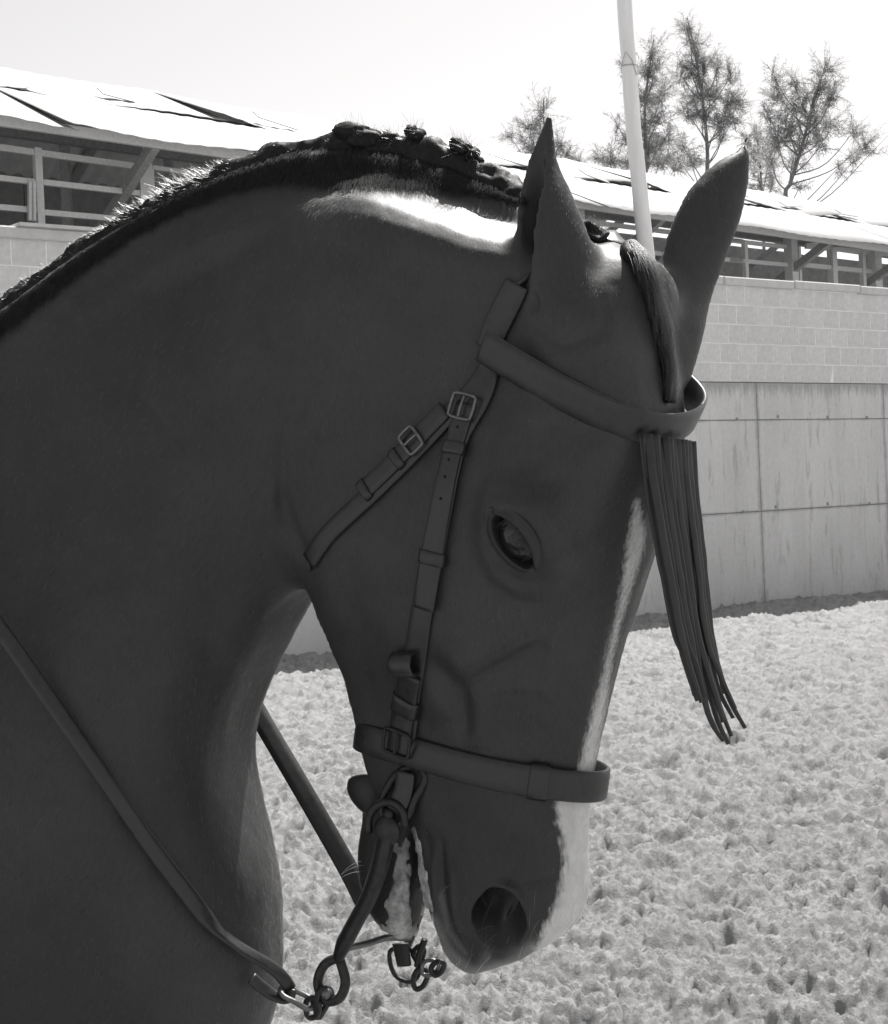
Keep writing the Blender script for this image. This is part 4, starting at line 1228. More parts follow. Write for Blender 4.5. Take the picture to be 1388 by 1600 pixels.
def spline_lin(P, n):
    P = np.vstack([P, P[:1]]); s = np.concatenate([[0], np.cumsum(np.hypot(*np.diff(P, axis=0).T))])
    k = np.linspace(0, s[-1], n, endpoint=False)
    return np.stack([np.interp(k, s, P[:, j]) for j in (0, 1)], 1)
def outward(P, c, ax):
    N = P - c; N = N - np.outer(N @ ax, ax); return N / np.linalg.norm(N, axis=1)[:, None]

# noseband: a loose band all the way round
c, ex, ey, r = head_ring((566, 1138), (926, 1224), -.06)
def nb_slack(t):
    return .011 * np.exp(-((np.angle(np.exp(1j * (t - R(-12))))) / .65) ** 2) + .002
NP, nt_ = ring_curve(c, ex, ey, r, .003, 120, nb_slack)
ax = np.cross(ex, ey); ax /= np.linalg.norm(ax)
NN_ = outward(NP, c, ax)
V, F = ribbon(NP, NN_, .0305, .0042, True)
noseband = mesh_obj('noseband', V, F, M_LEATHER, bridle)
px_n = to_px(NP)[0]
i_k = int(np.argmin(np.where(NN_ @ HL > 0, np.hypot(px_n[:, 0] - 838, px_n[:, 1] - 1226), 1e9)))
keeper(NP, NN_, i_k, .0305, M_LEATHER, noseband, .019, .0026, .0032)
# strap end hanging behind the chin
pk = [(545, 1218), (558, 1211), (580, 1212), (596, 1238), (596, 1272), (574, 1273), (554, 1257), (543, 1236)]
pk = spline(np.array(pk, float), 28, True)
V = [head_pt(x, y, L) for L in (.028, .032, .010, .006) for x, y in (pk if L in (.028, .010) else pk.mean(0) + (pk - pk.mean(0)) * .86)]
order = [1, 0, 2, 3]; F = [tuple(28 + k for k in range(28))] + [tuple(84 + k for k in range(28))[::-1]]
for a_, b_ in ((1, 0), (0, 2), (2, 3)): F += [(a_ * 28 + k, b_ * 28 + k, b_ * 28 + (k + 1) % 28, a_ * 28 + (k + 1) % 28) for k in range(28)]
mesh_obj('chin_strap', V, F, M_LEATHER_D, noseband)

# browband: slack loop across the forehead, standing off at the far side
c, ex, ey, r = head_ring((735, 466), (1040, 640), .21)
def bb_slack(t):
    d = np.angle(np.exp(1j * (t - R(-15))))
    return .012 * np.exp(-(d / .75) ** 2) + .0015
BP, bt_ = ring_curve(c, ex, ey, r, .003, 160, bb_slack)
px_b = to_px(BP)[0]
axb = np.cross(ex, ey); axb /= np.linalg.norm(axb)
BN = outward(BP, c, axb)
keep = [k for k in range(-64, 61)]                # open ring: near side round the front to the far side
near_start = None
ids = [k % 160 for k in range(-58, 75)]
sel = [k for k in ids]
BPs, BNs = BP[sel], BN[sel]
pxs_ = to_px(BPs)[0]
cut = [k for k in range(len(sel)) if not (BNs[k] @ HL > 0 and pxs_[k, 0] < 748)]
BPs, BNs = BPs[cut], BNs[cut]
V, F = ribbon(BPs, BNs, .031, .0045)
browband = mesh_obj('browband', V, F, M_LEATHER, bridle)
print('browband px', to_px(BPs)[0][::10].round().tolist())
print('noseband px', px_n[::10].round().tolist())

# cheekpiece, crown, throat lash on the near side
cheek, CP, CN = strap('cheek_strap', [(770, 540), (766, 585), (752, 628), (722, 680), (702, 755), (686, 830), (672, 900), (661, 960), (652, 1020), (645, 1080), (640, 1130), (632, 1178)], .0235, .0038, M_LEATHER, bridle, n=90)
cheek2, C2P, C2N = strap('cheek_strap', [(735, 632), (718, 690), (702, 755), (688, 825), (676, 890), (668, 950)], .0225, .0035, M_LEATHER, bridle, off=.0065, n=50)
buckle(C2P, C2N, 1, .022, M_STEEL, cheek2, .022)
keeper(C2P, C2N, 11, .0235, M_LEATHER, cheek2, .012)
keeper(C2P, C2N, 37, .0235, M_LEATHER, cheek2, .013)
holes(C2P, C2N, (6, 14, 18, 23), cheek2, .0015, .0019)
# roll of strap and lower billet buckle above the bit
P3, N3 = surf([(634, 1010), (640, 1030), (646, 1046)], 10, .012, 1)
p, t_, s_, o_ = local(P3, N3, 5)
roll = []
for a in np.linspace(-.3, 4.4, 26): roll.append(p + t_ * math.cos(a) * .0105 + o_ * (math.sin(a) * .0105 - .002))
roll = np.array(roll); cc = p - o_ * .002
V, F = ribbon(roll, roll - cc, .026, .0035); 
mesh_obj('strap_loop', V, F, M_LEATHER, cheek)
b3, B3P, B3N = strap('billet', [(648, 1050), (641, 1090), (634, 1130), (628, 1178)], .0262, .0042, M_LEATHER, bridle, off=.0075, n=30)
keeper(B3P, B3N, 11, .027, M_LEATHER, b3, .020, .003, .004)
buckle(B3P, B3N, 24, .025, M_STEEL_D, b3, .024)
throat, TP, TN = strap('throat_lash', [(766, 572), (744, 606), (690, 664), (640, 716), (590, 765), (545, 806), (512, 838), (486, 876)], .0200, .0036, M_LEATHER, bridle, n=70)
t2, T2P, T2N = strap('throat_lash', [(700, 642), (655, 688), (612, 732), (572, 770)], .0195, .0034, M_LEATHER, bridle, off=.0062, n=40)
buckle(T2P, T2N, 15, .0195, M_STEEL, t2, .017)
keeper(T2P, T2N, 23, .020, M_LEATHER, t2, .009)
keeper(T2P, T2N, 38, .020, M_LEATHER, t2, .009)
holes(TP, TN, (12, 18), throat, .0016, .002)
# throat lash goes on under the jaw to the far side
ta = TP[-1]; tb = head_pt(490, 890, -.03); tc = head_pt(560, 780, -.085)
Pq = spline(np.array([ta, head_pt(478, 893, .02), tb, head_pt(510, 850, -.075), tc]), 30)
V, F = ribbon(Pq, np.array([-HF + HD * .2 - HL * k for k in np.linspace(-.9, 1.4, 30)]), .020, .0036)
mesh_obj('throat_lash', V, F, M_LEATHER, throat)
crown_pts = [(764, 545), (776, 515), (792, 482), (812, 446)]
cr, KP, KN = strap('headpiece', crown_pts, .026, .0036, M_LEATHER, bridle, off=.002, n=30)
KL = [KP[-2]] + [at(x, y, Y) for x, y, Y in ((826, 424, 1.345), (850, 398, 1.385), (890, 377, 1.392), (930, 369, 1.372), (962, 373, 1.362), (988, 392, 1.372), (1003, 430, 1.40), (1020, 520, 1.43))]
fixed = spline(np.array(KL), 60); kc = at(935, 480, 1.40)
KLN = fixed - kc; KLN = KLN - np.outer(KLN @ HF, HF) * .6
V, F = ribbon(fixed, KLN, .034, .0045); mesh_obj('headpiece', V, F, M_LEATHER, cr)

# fringe on the browband (fly fringe): separate leather strips
front = sorted([k for k in range(len(BPs)) if pxs_[cut][k, 0] > 985], key=lambda k: pxs_[cut][k, 0])
rg = np.random.default_rng(5)
NS = 14; tops = np.linspace(1003, 1081, NS)
strip_px = []; pxB = to_px(BPs)[0]
for k, x0 in enumerate(tops):
    f = k / (NS - 1)
    x0 += rg.uniform(-2, 2)
    mid1 = x0 + np.interp(f, [0, 1], [14, 14]); 
    y0 = np.interp(x0, [1000, 1045, 1086], [676, 684, 690])
    xe = [1086, 1090, 1096, 1101, 1097, 1122, 1130, 1138, 1130, 1143, 1146, 1150, 1165, 1132][k]; ye = [1086, 1095, 1098, 1088, 1074, 1146, 1158, 1163, 1128, 1150, 1122, 1108, 1138, 1084][k]
    xa = np.interp(f, [0, 1], [1032, 1099]); xb = np.interp(f, [0, 1], [1056, 1112])
    strip_px.append([(x0, y0), (x0 * .62 + xa * .38 - 2, 760), (xa, 870), (xb, 990), (xb * .45 + xe * .55 + rg.uniform(-3, 3), ye - 48 + rg.uniform(-4, 4)), (xe, ye)])
for k, pts in enumerate(strip_px):
    j = min(range(len(BPs)), key=lambda q: abs(pxB[q, 0] - pts[0][0]) / 500 + BPs[q][1])
    Y0 = BPs[j][1] - .003 - .0025 * (k % 4)
    Q = np.array([at(x, y, Y0 - .004 * i + .005 * math.sin(k * 2.1) * min(i, 2)) for i, (x, y) in enumerate(pts)])
    Q = spline(Q, 40)
    u = np.linspace(0, 1, 40)
    tw = math.sin(k * 1.7) * .35 + u * rg.uniform(-.5, .5) + .3
    NNf = np.array([[math.sin(a) , -math.cos(a), 0] for a in tw])
    V, F = ribbon(Q, NNf, np.interp(u, [0, .1, .75, 1], [.0080, .0078, .0068, .0034]), .0028)
    V = V + .0006 * np.stack([vnoise(V[:, 0] * 90 + k, V[:, 1] * 90, V[:, 2] * 60 + q) for q in (0, 4, 8)], 1)
    mesh_obj('fringe_strip', V, F, M_LEATHER_F, browband)
# ================================================================== curb bit (part of the bridle) and reins
def hp(pts): return np.array([head_pt(x, y, L) for x, y, L in pts])
bit = None
sh = spline(hp([(607, 1262, .050), (604, 1300, .052), (594, 1350, .054), (577, 1400, .055), (556, 1440, .056), (536, 1478, .056), (528, 1498, .056)]), 40)
u = np.linspace(0, 1, 40)
V1, F1 = tube(sh, np.interp(u, [0, .15, .4, .7, .9, 1], [.0105, .0150, .0135, .0120, .0125, .0085]), 12, flat=.6)
bp = head_pt(605, 1298, .058)
V2, F2 = ball(bp, (.0150, .0060, .0150), 24, 14, axes=[HF, HL, HD])
lp = spline(hp([(528, 1498, .056), (507, 1508, .058), (497, 1535, .060), (508, 1563, .060), (530, 1560, .058), (540, 1536, .056), (534, 1508, .055)]), 48, True)
V3, F3 = tube(lp, .0052, 9, True)
V, F = merge([(V1, F1), (V2, F2), (V3, F3)])
bit = mesh_obj('curb_bit', V, F, M_STEEL_D, bridle)
# upper ring, strap plate with ring hole
rg_ = spline(hp([(596, 1262, .052), (600, 1242, .050), (618, 1212, .048), (645, 1198, .046), (664, 1208, .047), (662, 1226, .048), (648, 1250, .050), (640, 1272, .052), (622, 1290, .054), (604, 1284, .054)]), 50, True)
V, F = tube(rg_, .0042, 8, True); mesh_obj('bit_ring', V, F, M_STEEL_D, bit)
pl = spline(hp([(634, 1206, .052), (630, 1236, .053), (618, 1268, .055)]), 14)
V, F = ribbon(pl, np.array([HL] * 14), .021, .004); mesh_obj('bit_strap', V, F, M_LEATHER, bit)
ar = spline(hp([(576, 1300, .056), (577, 1276, .057), (590, 1258, .057), (612, 1254, .057), (630, 1268, .056), (634, 1292, .055)]), 30)
V, F = tube(ar, .0044, 8); mesh_obj('bit_hook', V, F, M_STEEL_D, bit)
# cross bar between the shanks and the far shank
cb = spline(hp([(540, 1482, .056), (575, 1474, .035), (606, 1465, .005), (640, 1466, -.030)]), 20)
V, F = tube(cb, .0036, 9); mesh_obj('cross_bar', V, F, M_STEEL, bit)
fs = spline(hp([(668, 1290, -.050), (660, 1380, -.054), (650, 1440, -.055), (640, 1470, -.055), (630, 1492, -.056)]), 24)
V1, F1 = tube(fs, .006, 10, flat=.6)
lf = spline(hp([(612, 1484, -.05), (610, 1505, -.05), (620, 1526, -.05), (640, 1534, -.05), (654, 1524, -.05), (656, 1500, -.05), (640, 1484, -.05)]), 40, True)
V2, F2 = tube(lf, .0026, 8, True)
V, F = merge([(V1, F1), (V2, F2)]); mesh_obj('far_shank', V, F, M_STEEL_D, bit)
def link(pts, r, mat, parent, n=30, name='chain_link'):
    V, F = tube(spline(pts, n, True), r, 7, True); return mesh_obj(name, V, F, mat, parent)
link(hp([(650, 1500, -.045), (645, 1490, -.045), (655, 1478, -.045), (663, 1484, -.045), (660, 1500, -.045), (656, 1512, -.045)]), .0026, M_STEEL_D, bit)
link(hp([(646, 1532, -.04), (652, 1516, -.04), (664, 1514, -.04), (668, 1526, -.04), (660, 1542, -.04), (650, 1545, -.04)]), .0030, M_STEEL_D, bit)
link(hp([(660, 1520, -.035), (662, 1504, -.035), (676, 1500, -.035), (686, 1508, -.035), (680, 1520, -.035), (668, 1524, -.035)]), .0024, M_STEEL, bit)
link(hp([(674, 1512, -.03), (684, 1502, -.03), (694, 1506, -.03), (690, 1518, -.03), (680, 1524, -.03)]), .0030, M_STEEL_D, bit)
cs = spline(hp([(626, 1474, -.035), (629, 1492, -.035), (632, 1509, -.035)]), 10)
V, F = ribbon(cs, np.array([HL] * 10), np.linspace(.020, .017, 10), .006); mesh_obj('curb_strap', V, F, M_LEATHER_D, bit)
cs = spline(hp([(664, 1468, -.04), (656, 1490, -.04), (652, 1510, -.04)]), 10)
V, F = tube(cs, .0038, 8); mesh_obj('curb_hook', V, F, M_STEEL_D, bit)
# ---- near rein with its chain
def near_depth(px, py, lift):
    h = hit_px(px, py); return h[0][1] - lift if h[0] is not None else None
Yr = head_pt(512, 1555, .058)[1]
near_rein = empty('rein', tuple(at(200, 1280, 1.3)))
tag(near_rein, 'thin leather rein with chain links crossing the near shoulder', 'rein')
rp = [(-330, 560), (-220, 700), (-100, 850), (0, 982), (100, 1125), (180, 1240), (235, 1320), (290, 1392), (333, 1446), (381, 1485), (418, 1506), (446, 1528), (454, 1546)]
Rn = []
for i, (x, y) in enumerate(rp):
    yd = near_depth(x, y, .014)
    yl = np.interp(x, [-330, 0, 454], [1.32, 1.36, Yr + .005])
    Rn.append(at(x, y, min(yl, yd) if yd else yl))
Rn = spline(np.array(Rn), 120)
for k in range(119):                                      # stay clear of the coat
    h = HBVH.find_nearest(Vector(Rn[k]))
    d = (Vector(Rn[k]) - h[0]).dot(h[1])
    if d < .006: Rn[k] = Rn[k] + np.array(h[1]) * (.006 - d)
for _ in range(6): Rn[1:-1] = (Rn[:-2] + 2 * Rn[1:-1] + Rn[2:]) / 4
nr_ = np.array([[-.15, -.55, .82]] * 120)
V, F = ribbon(Rn, nr_, np.interp(np.arange(120), [0, 70, 100, 119], [.016, .015, .018, .013]), .0042)
mesh_obj('rein_strap', V, F, M_LEATHER, near_rein)
lo = spline(np.array([Rn[-1], at(450, 1560, Yr), at(430, 1556, Yr - .002), at(410, 1543, Yr - .004), at(393, 1528, Yr - .006)]), 24)
V, F = ribbon(lo, np.array([[-.15, -.55, .82]] * 24), .013, .004); mesh_obj('rein_end', V, F, M_LEATHER, near_rein)
def AT(p, y): return np.array([at(a, b, y + c) for a, b, c in p])
link(AT([(438, 1547, 0), (446, 1540, .006), (466, 1550, .01), (486, 1560, .008), (490, 1570, 0), (482, 1577, -.006), (462, 1566, -.008), (444, 1557, -.006)], Yr), .0030, M_STEEL, near_rein)
link(AT([(478, 1570, .008), (484, 1560, .002), (496, 1562, -.004), (499, 1574, -.006), (494, 1588, 0), (482, 1588, .006)], Yr), .0032, M_STEEL_D, near_rein)
link(AT([(494, 1568, -.004), (500, 1548, -.008), (513, 1545, -.004), (518, 1556, .004), (506, 1578, .006), (497, 1590, .002)], Yr), .0034, M_STEEL_D, near_rein)
V, F = ball(at(510, 1552, Yr - .006), .0062, 14, 10); mesh_obj('snap_knob', V, F, M_STEEL, near_rein)
# ---- far rein: broad dark strap that runs back behind the neck
far_rein = empty('rein', tuple(at(480, 1250, 1.6)))
tag(far_rein, 'broad black rein running from the chin to behind the neck', 'rein')
a_ = head_pt(575, 1420, -.055)
fr = spline(np.array([a_, at(556, 1378, a_[1] + .01), at(478, 1242, a_[1] + .05), at(400, 1110, a_[1] + .10), at(330, 990, a_[1] + .14), at(150, 760, 1.72), at(-100, 560, 1.76), at(-330, 555, 1.70), at(-345, 545, 1.50), Rn[0]]), 90)
for k in range(90):
    if to_px(fr[k])[0][0] < 380:
        h = HBVH.find_nearest(Vector(fr[k])); d = (Vector(fr[k]) - h[0]).dot(h[1])
        if d < .008: fr[k] = fr[k] + np.array(h[1]) * (.008 - d)
for _ in range(4): fr[1:-1] = (fr[:-2] + 2 * fr[1:-1] + fr[2:]) / 4
V, F = ribbon(fr, np.array([[.25, -.93, .2]] * 90), .0225, .0045)
mesh_obj('rein_strap', V, F, M_LEATHER_D, far_rein)

# ---- foam at the mouth
def foam():
    rg = np.random.default_rng(8); B = []
    def blob(px, py, r, lift=.0005, st=1.3):
        h = hit_px(px, py)
        if h[0] is not None: B.append((np.array(h[0]) + np.array(h[1]) * lift, r * rg.uniform(.6, 1), r * rg.uniform(1, 1.6) * st, r * .42, np.array(h[1])))
    for k in range(230):                                  # lower lip
        y = rg.uniform(1365, 1476); w = np.interp(y, [1365, 1410, 1476], [5, 12, 17])
        blob(np.interp(y, [1365, 1476], [627, 622]) + rg.normal(0, w * .55), y, rg.uniform(.002, .0058))
    for k in range(60): blob(rg.uniform(614, 640), rg.uniform(1315, 1375), rg.uniform(.0010, .0024), 0, 2.2)
    for k in range(200):                                  # edge of the upper lip
        f = rg.random(); y = 1286 + f * 220
        x = np.interp(y, [1286, 1330, 1390, 1440, 1470, 1505], [643, 653, 664, 667, 677, 697])
        blob(x + rg.normal(1, np.interp(y, [1286, 1380, 1500], [.8, 2.5, 3.5])), y, np.interp(y, [1286, 1340, 1400, 1500], [.0012, .0024, .0036, .0026]) * rg.uniform(.7, 1.2), 0, 1.8)
    for k in range(40): blob(rg.uniform(640, 662), rg.uniform(1450, 1474), rg.uniform(.003, .005))
    C = np.array([b[0] for b in B]); vx = .0009; lo = C.min(0) - .014; nv = np.ceil((C.max(0) + .014 - lo) / vx).astype(int)
    f = np.full(tuple(nv), .01, np.float32)
    for c, r, rz_, ro, nrm in B:
        a = np.maximum(((c - lo - .016) / vx).astype(int), 0); b = np.minimum(a + int(.032 / vx), nv)
        g = np.stack(np.meshgrid(*[lo[i] + np.arange(a[i], b[i]) * vx - c[i] for i in range(3)], indexing='ij'), -1)
        o = g @ nrm; v = g @ HD; u2 = np.clip((g ** 2).sum(-1) - o ** 2 - v ** 2, 0, None)
        d = (np.sqrt(u2 / r ** 2 + v ** 2 / rz_ ** 2 + o ** 2 / ro ** 2) - 1) * ro
        s = tuple(slice(a[i], b[i]) for i in range(3)); k = .0012
        h = np.clip(k - np.abs(f[s] - d), 0, None) / k
        f[s] = np.minimum(f[s], d) - h * h * k * .25
    X = np.stack(np.meshgrid(*[np.arange(q) * vx for q in nv], indexing='ij'), -1)
    f = blur(f + .0007 * vnoise(X[..., 0] * 330, X[..., 1] * 330, X[..., 2] * 160).astype(np.float32), 1)
    gr = vdb.FloatGrid(); gr.background = .01; gr.copyFromArray(f, tolerance=0.0)
    gr.transform = vdb.createLinearTransform(voxelSize=vx); gr.gridClass = vdb.GridClass.LEVEL_SET
    P, T, Q = gr.convertToPolygons(isovalue=0.0, adaptivity=0.0)
    tag(mesh_np('mouth_foam', P + lo, np.asarray(Q, np.int64)[:, ::-1], M_FOAM, horse, True, T[:, ::-1] if len(T) else None), kind='stuff')
foam()
# ================================================================== mane, plaits, forelock, short coat hair
def hair_mat(name, v, rough=.3, mel=None):
    m = bpy.data.materials.new(name); m.use_nodes = True; t = m.node_tree; t.nodes.clear()
    h = t.nodes.new('ShaderNodeBsdfHairPrincipled'); h.parametrization = 'COLOR'
    a = t.nodes.new('ShaderNodeAttribute'); a.attribute_name = 'shade'
    g = t.nodes.new('ShaderNodeCombineColor')
    for i in range(3): t.links.new(a.outputs['Fac'], g.inputs[i])
    t.links.new(g.outputs[0], h.inputs['Color'])
    h.inputs['Roughness'].default_value = rough; h.inputs['Radial Roughness'].default_value = .45
    h.inputs['IOR'].default_value = 1.55 if name == 'mane_hair' else 1.32; h.inputs['Random Roughness'].default_value = .2; h.inputs['Coat'].default_value = 0.0
    o = t.nodes.new('ShaderNodeOutputMaterial'); t.links.new(h.outputs[0], o.inputs[0])
    return m
def hair_obj(name, P, rad, shade, mat, parent, kind='stuff'):
    """P: hairs x points x 3"""
    k, m = P.shape[:2]
    hc = bpy.data.hair_curves.new(name); hc.add_curves([m] * k)
    hc.attributes['position'].data.foreach_set('vector', P.astype(np.float32).ravel())
    r = hc.attributes.get('radius') or hc.attributes.new('radius', 'FLOAT', 'POINT')
    prof = np.linspace(1, .25, m) ** .8
    r.data.foreach_set('value', (np.broadcast_to(np.asarray(rad, float).reshape(-1, 1), (k, 1)) * prof).astype(np.float32).ravel())
    s = hc.attributes.new('shade', 'FLOAT', 'CURVE'); s.data.foreach_set('value', np.asarray(shade, np.float32))
    hc.materials.append(mat)
    o = bpy.data.objects.new(name, hc); COL.objects.link(o); place(o, parent)
    return tag(o, kind=kind)
M_MANE = hair_mat('mane_hair', .05, .28)
M_MANE_SOLID = simple('mane', .014, .55, var=.5, scale=220, bump=.3, bdist=.002, spec=.15)
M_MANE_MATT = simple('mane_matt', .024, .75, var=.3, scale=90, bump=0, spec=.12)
M_COAT = hair_mat('coat_hair', .06, .55)
rgm = np.random.default_rng(21)
# crest line in space
crest = np.array([at(c[0], c[1], neck_y(c[0])) for c, _, _, _ in NECK])
crest = spline(crest, 400)
cpx = to_px(crest)[0]
lat_y = np.array([[-math.sin(R(20)), -math.cos(R(20)), 0]])
up = np.gradient(crest, axis=0); up /= np.linalg.norm(up, axis=1)[:, None]
upn = np.cross(up, lat_y); upn = np.where(upn[:, 2:3] < 0, -upn, upn); upn /= np.linalg.norm(upn, axis=1)[:, None]
def mane_roll():
    # lumpy rolled mane lying along the crest, thicker behind the ears
    rings = []; k = 28; a = np.arange(k) / k * 2 * math.pi
    for i in range(6, 392):
        x = cpx[i, 0]
        hh = np.interp(x, [-500, -100, 300, 480, 560, 640, 740, 830, 930], [.016, .018, .021, .025, .034, .034, .029, .022, .012])
        hw = np.interp(x, [-500, 300, 560, 700, 930], [.014, .015, .015, .014, .010])
        s = i * .0042
        lump = 1 + .10 * math.sin(s * 62 + 2 * math.sin(s * 9)) + .10 * float(vnoise(s * 26, 3.3))
        c = crest[i] + upn[i] * np.interp(x, [300, 560, 830, 930], [.000, -.008, -.006, .004]) + lat_y[0] * np.interp(x, [-100, 300, 560, 830], [.002, .003, -.003, -.003])
        ring = c + np.outer(np.cos(a) * hw * lump, lat_y[0]) + np.outer(np.sin(a) * hh * lump, upn[i])
        rings.append(ring)
    V = np.concatenate(rings); m = len(rings)
    rel = V - np.repeat(np.array([r.mean(0) for r in rings]), k, 0)
    nrm = rel / np.linalg.norm(rel, axis=1)[:, None]
    ang = np.tile(a, m); ss = np.repeat(np.arange(m), k) * .0042
    tw = fbm(ss * 60 + ang * 1.3, ang * 2.2, 1.0, 3)                   # strands wound round the roll
    V = V + nrm * (.0030 * tw + .0006 * vnoise(ss * 190 + ang * 3, ang * 6))[:, None]
    F = [(i * k + q, i * k + (q + 1) % k, (i + 1) * k + (q + 1) % k, (i + 1) * k + q) for i in range(m - 1) for q in range(k)]
    F += [tuple(range(k))[::-1], tuple((m - 1) * k + q for q in range(k))]
    o = mesh_obj('mane', V, F, M_MANE_SOLID, horse)
    return o, V.reshape(m, k, 3), nrm.reshape(m, k, 3)
mane, MV, MN = mane_roll()
def mane_hairs(count=12000):
    i = rgm.integers(0, MV.shape[0], count); q = rgm.integers(0, MV.shape[1], count)
    root = MV[i, q]; nn = MN[i, q]; x = cpx[i + 6, 0]
    along = up[i + 6]                                            # crest runs from the poll to the withers
    lng = np.interp(x, [-400, 0, 350, 450, 560, 700, 900], [.016, .016, .015, .013, .010, .010, .012]) * rgm.uniform(.35, 1.35, count)
    lng *= np.clip(.55 + .8 * fbm(i * .030, 0.0, 2.0, 3), .25, 1.6)
    top = np.clip(np.einsum('ij,ij->i', nn, upn[i + 6]), -1, 1)
    lng *= np.interp(top, [-1, 0, .5, 1], [.35, .5, .9, 1.1])
    d = nn * .75 + upn[i + 6] * .45 * np.clip(top, 0, 1)[:, None] + along * rgm.normal(.35, .35, count)[:, None] + rgm.normal(0, .22, (count, 3))
    d /= np.linalg.norm(d, axis=1)[:, None]
    bend = along * rgm.normal(.3, .3, count)[:, None] + np.array([0, 0, -.35]) + rgm.normal(0, .2, (count, 3))
    t = np.linspace(0, 1, 5)
    P = root[:, None] - nn[:, None] * .002 + d[:, None] * (lng[:, None] * t)[:, :, None] + bend[:, None] * (lng[:, None] * .5 * t ** 2)[:, :, None]
    hair_obj('mane_hair', P, rgm.uniform(.00012, .00024, count), rgm.uniform(.02, .08, count) * np.interp(x, [300, 480], [1, .3]), M_MANE, mane)
mane_hairs()
def mane_skirt(count=9000):
    """short dark hairs that hide the line where the mane lies on the neck"""
    i = rgm.integers(0, MV.shape[0], count); a = rgm.uniform(-1.35, -.15, count)
    q = np.round((a % (2 * math.pi)) / (2 * math.pi) * 28).astype(int) % 28
    root = MV[i, q] + rgm.normal(0, .0015, (count, 3)); L = rgm.uniform(.008, .022, count) * np.interp(cpx[i + 6, 0], [-100, 400, 560, 900], [1.3, 1.2, .5, .4])
    d = -upn[i + 6] * .8 + lat_y[0] * .42 + up[i + 6] * rgm.normal(.15, .3, count)[:, None] + rgm.normal(0, .12, (count, 3))
    t = np.linspace(0, 1, 4); cur = -upn[i + 6] * .2 - lat_y[0] * .35
    P = root[:, None] + d[:, None] * (L[:, None] * t)[:, :, None] + cur[:, None] * (L[:, None] * t ** 2)[:, :, None]
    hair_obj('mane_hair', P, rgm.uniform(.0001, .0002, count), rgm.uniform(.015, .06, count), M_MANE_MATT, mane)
mane_skirt()
def knot(px, py, r, sx=1.0):
    """small plaited knob standing on the crest"""
    i = int(np.argmin(np.abs(cpx[:, 0] - px))); Y = crest[i][1] - .006
    parts = []; Y += .012; c0 = at(px, py, Y)
    for a in range(5):
        th = a * 2.4; q = c0 + np.array([math.cos(th) * r * .45 * sx, math.sin(th) * r * .45, (a - 2) * r * .28])
        V, F = ball(q, (r * .62 * sx, r * .6, r * .55), 14, 10)
        V = V + (V - q) * (.22 * vnoise(V[:, 0] * 320, V[:, 1] * 320, V[:, 2] * 320))[:, None]
        parts.append((V, F))
    V, F = ball(at(px, py + r * 1500, Y), (r * .8, r * .8, r * 1.1), 14, 10); parts.append((V, F))
    V, F = merge(parts); o = mesh_obj('mane_knot', V, F, M_MANE_SOLID, mane)
    n = 260; V = np.asarray(V); root = V[rgm.integers(0, len(V), n)]; d = root - c0; d /= np.linalg.norm(d, axis=1)[:, None]
    d += rgm.normal(0, .5, (n, 3)); t = np.linspace(0, 1, 4); L = rgm.uniform(.004, .012, n)
    return root[:, None] + d[:, None] * (L[:, None] * t)[:, :, None]
KH = [knot(572, 224, .020, 1.6), knot(651, 215, .0120), knot(722, 236, .0125), knot(738, 243, .0110), knot(622, 228, .013, 1.4)]
KH = np.concatenate(KH)
hair_obj('mane_hair', KH, .00016, rgm.uniform(.06, .2, len(KH)), M_MANE, mane)
def mane_fall(count=9000):
    """mane hair lying down the near side of the neck below the plaits"""
    X = rgm.uniform(-60, 822, count)
    topy = np.interp(X, [-60, 30, 140, 255, 375, 490, 615, 720, 806, 830], [535, 470, 388, 318, 262, 228, 222, 250, 296, 312])
    boty = np.interp(X, [-60, 30, 100, 200, 300, 400, 480, 560, 640, 700, 760, 822], [575, 515, 458, 384, 332, 300, 294, 304, 302, 304, 312, 326])
    f0 = rgm.uniform(-.05, .75, count); edge_ = np.interp(X, [300, 520], [.30, .06]); f1 = np.minimum(f0 + rgm.uniform(.25, .6, count), 1.02 - edge_ * .6 + .10 * vnoise(X / 14.0, 0.0) + rgm.normal(0, 1, count) * edge_)
    f0 = np.minimum(f0, f1 - .08)
    P = []
    for k in range(count):
        pts = []; ok = True; sl = rgm.normal(-6, 6)
        for q in np.linspace(0, 1, 4):
            f = f0[k] + (f1[k] - f0[k]) * q
            h = hit_px(X[k] + sl * q, topy[k] + (boty[k] - topy[k]) * f)
            if h[0] is None: ok = False; break
            pts.append(np.array(h[0]) + np.array(h[1]) * (.0005 + .0035 * math.sin(math.pi * min(q, .8)) + .0008 * rgm.random()))
        if ok and max(np.linalg.norm(np.diff(np.array(pts), axis=0), axis=1)) < .03: P.append(pts)
    P = np.array(P)
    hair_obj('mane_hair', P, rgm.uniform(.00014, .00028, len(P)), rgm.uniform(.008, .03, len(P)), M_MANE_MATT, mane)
mane_fall()
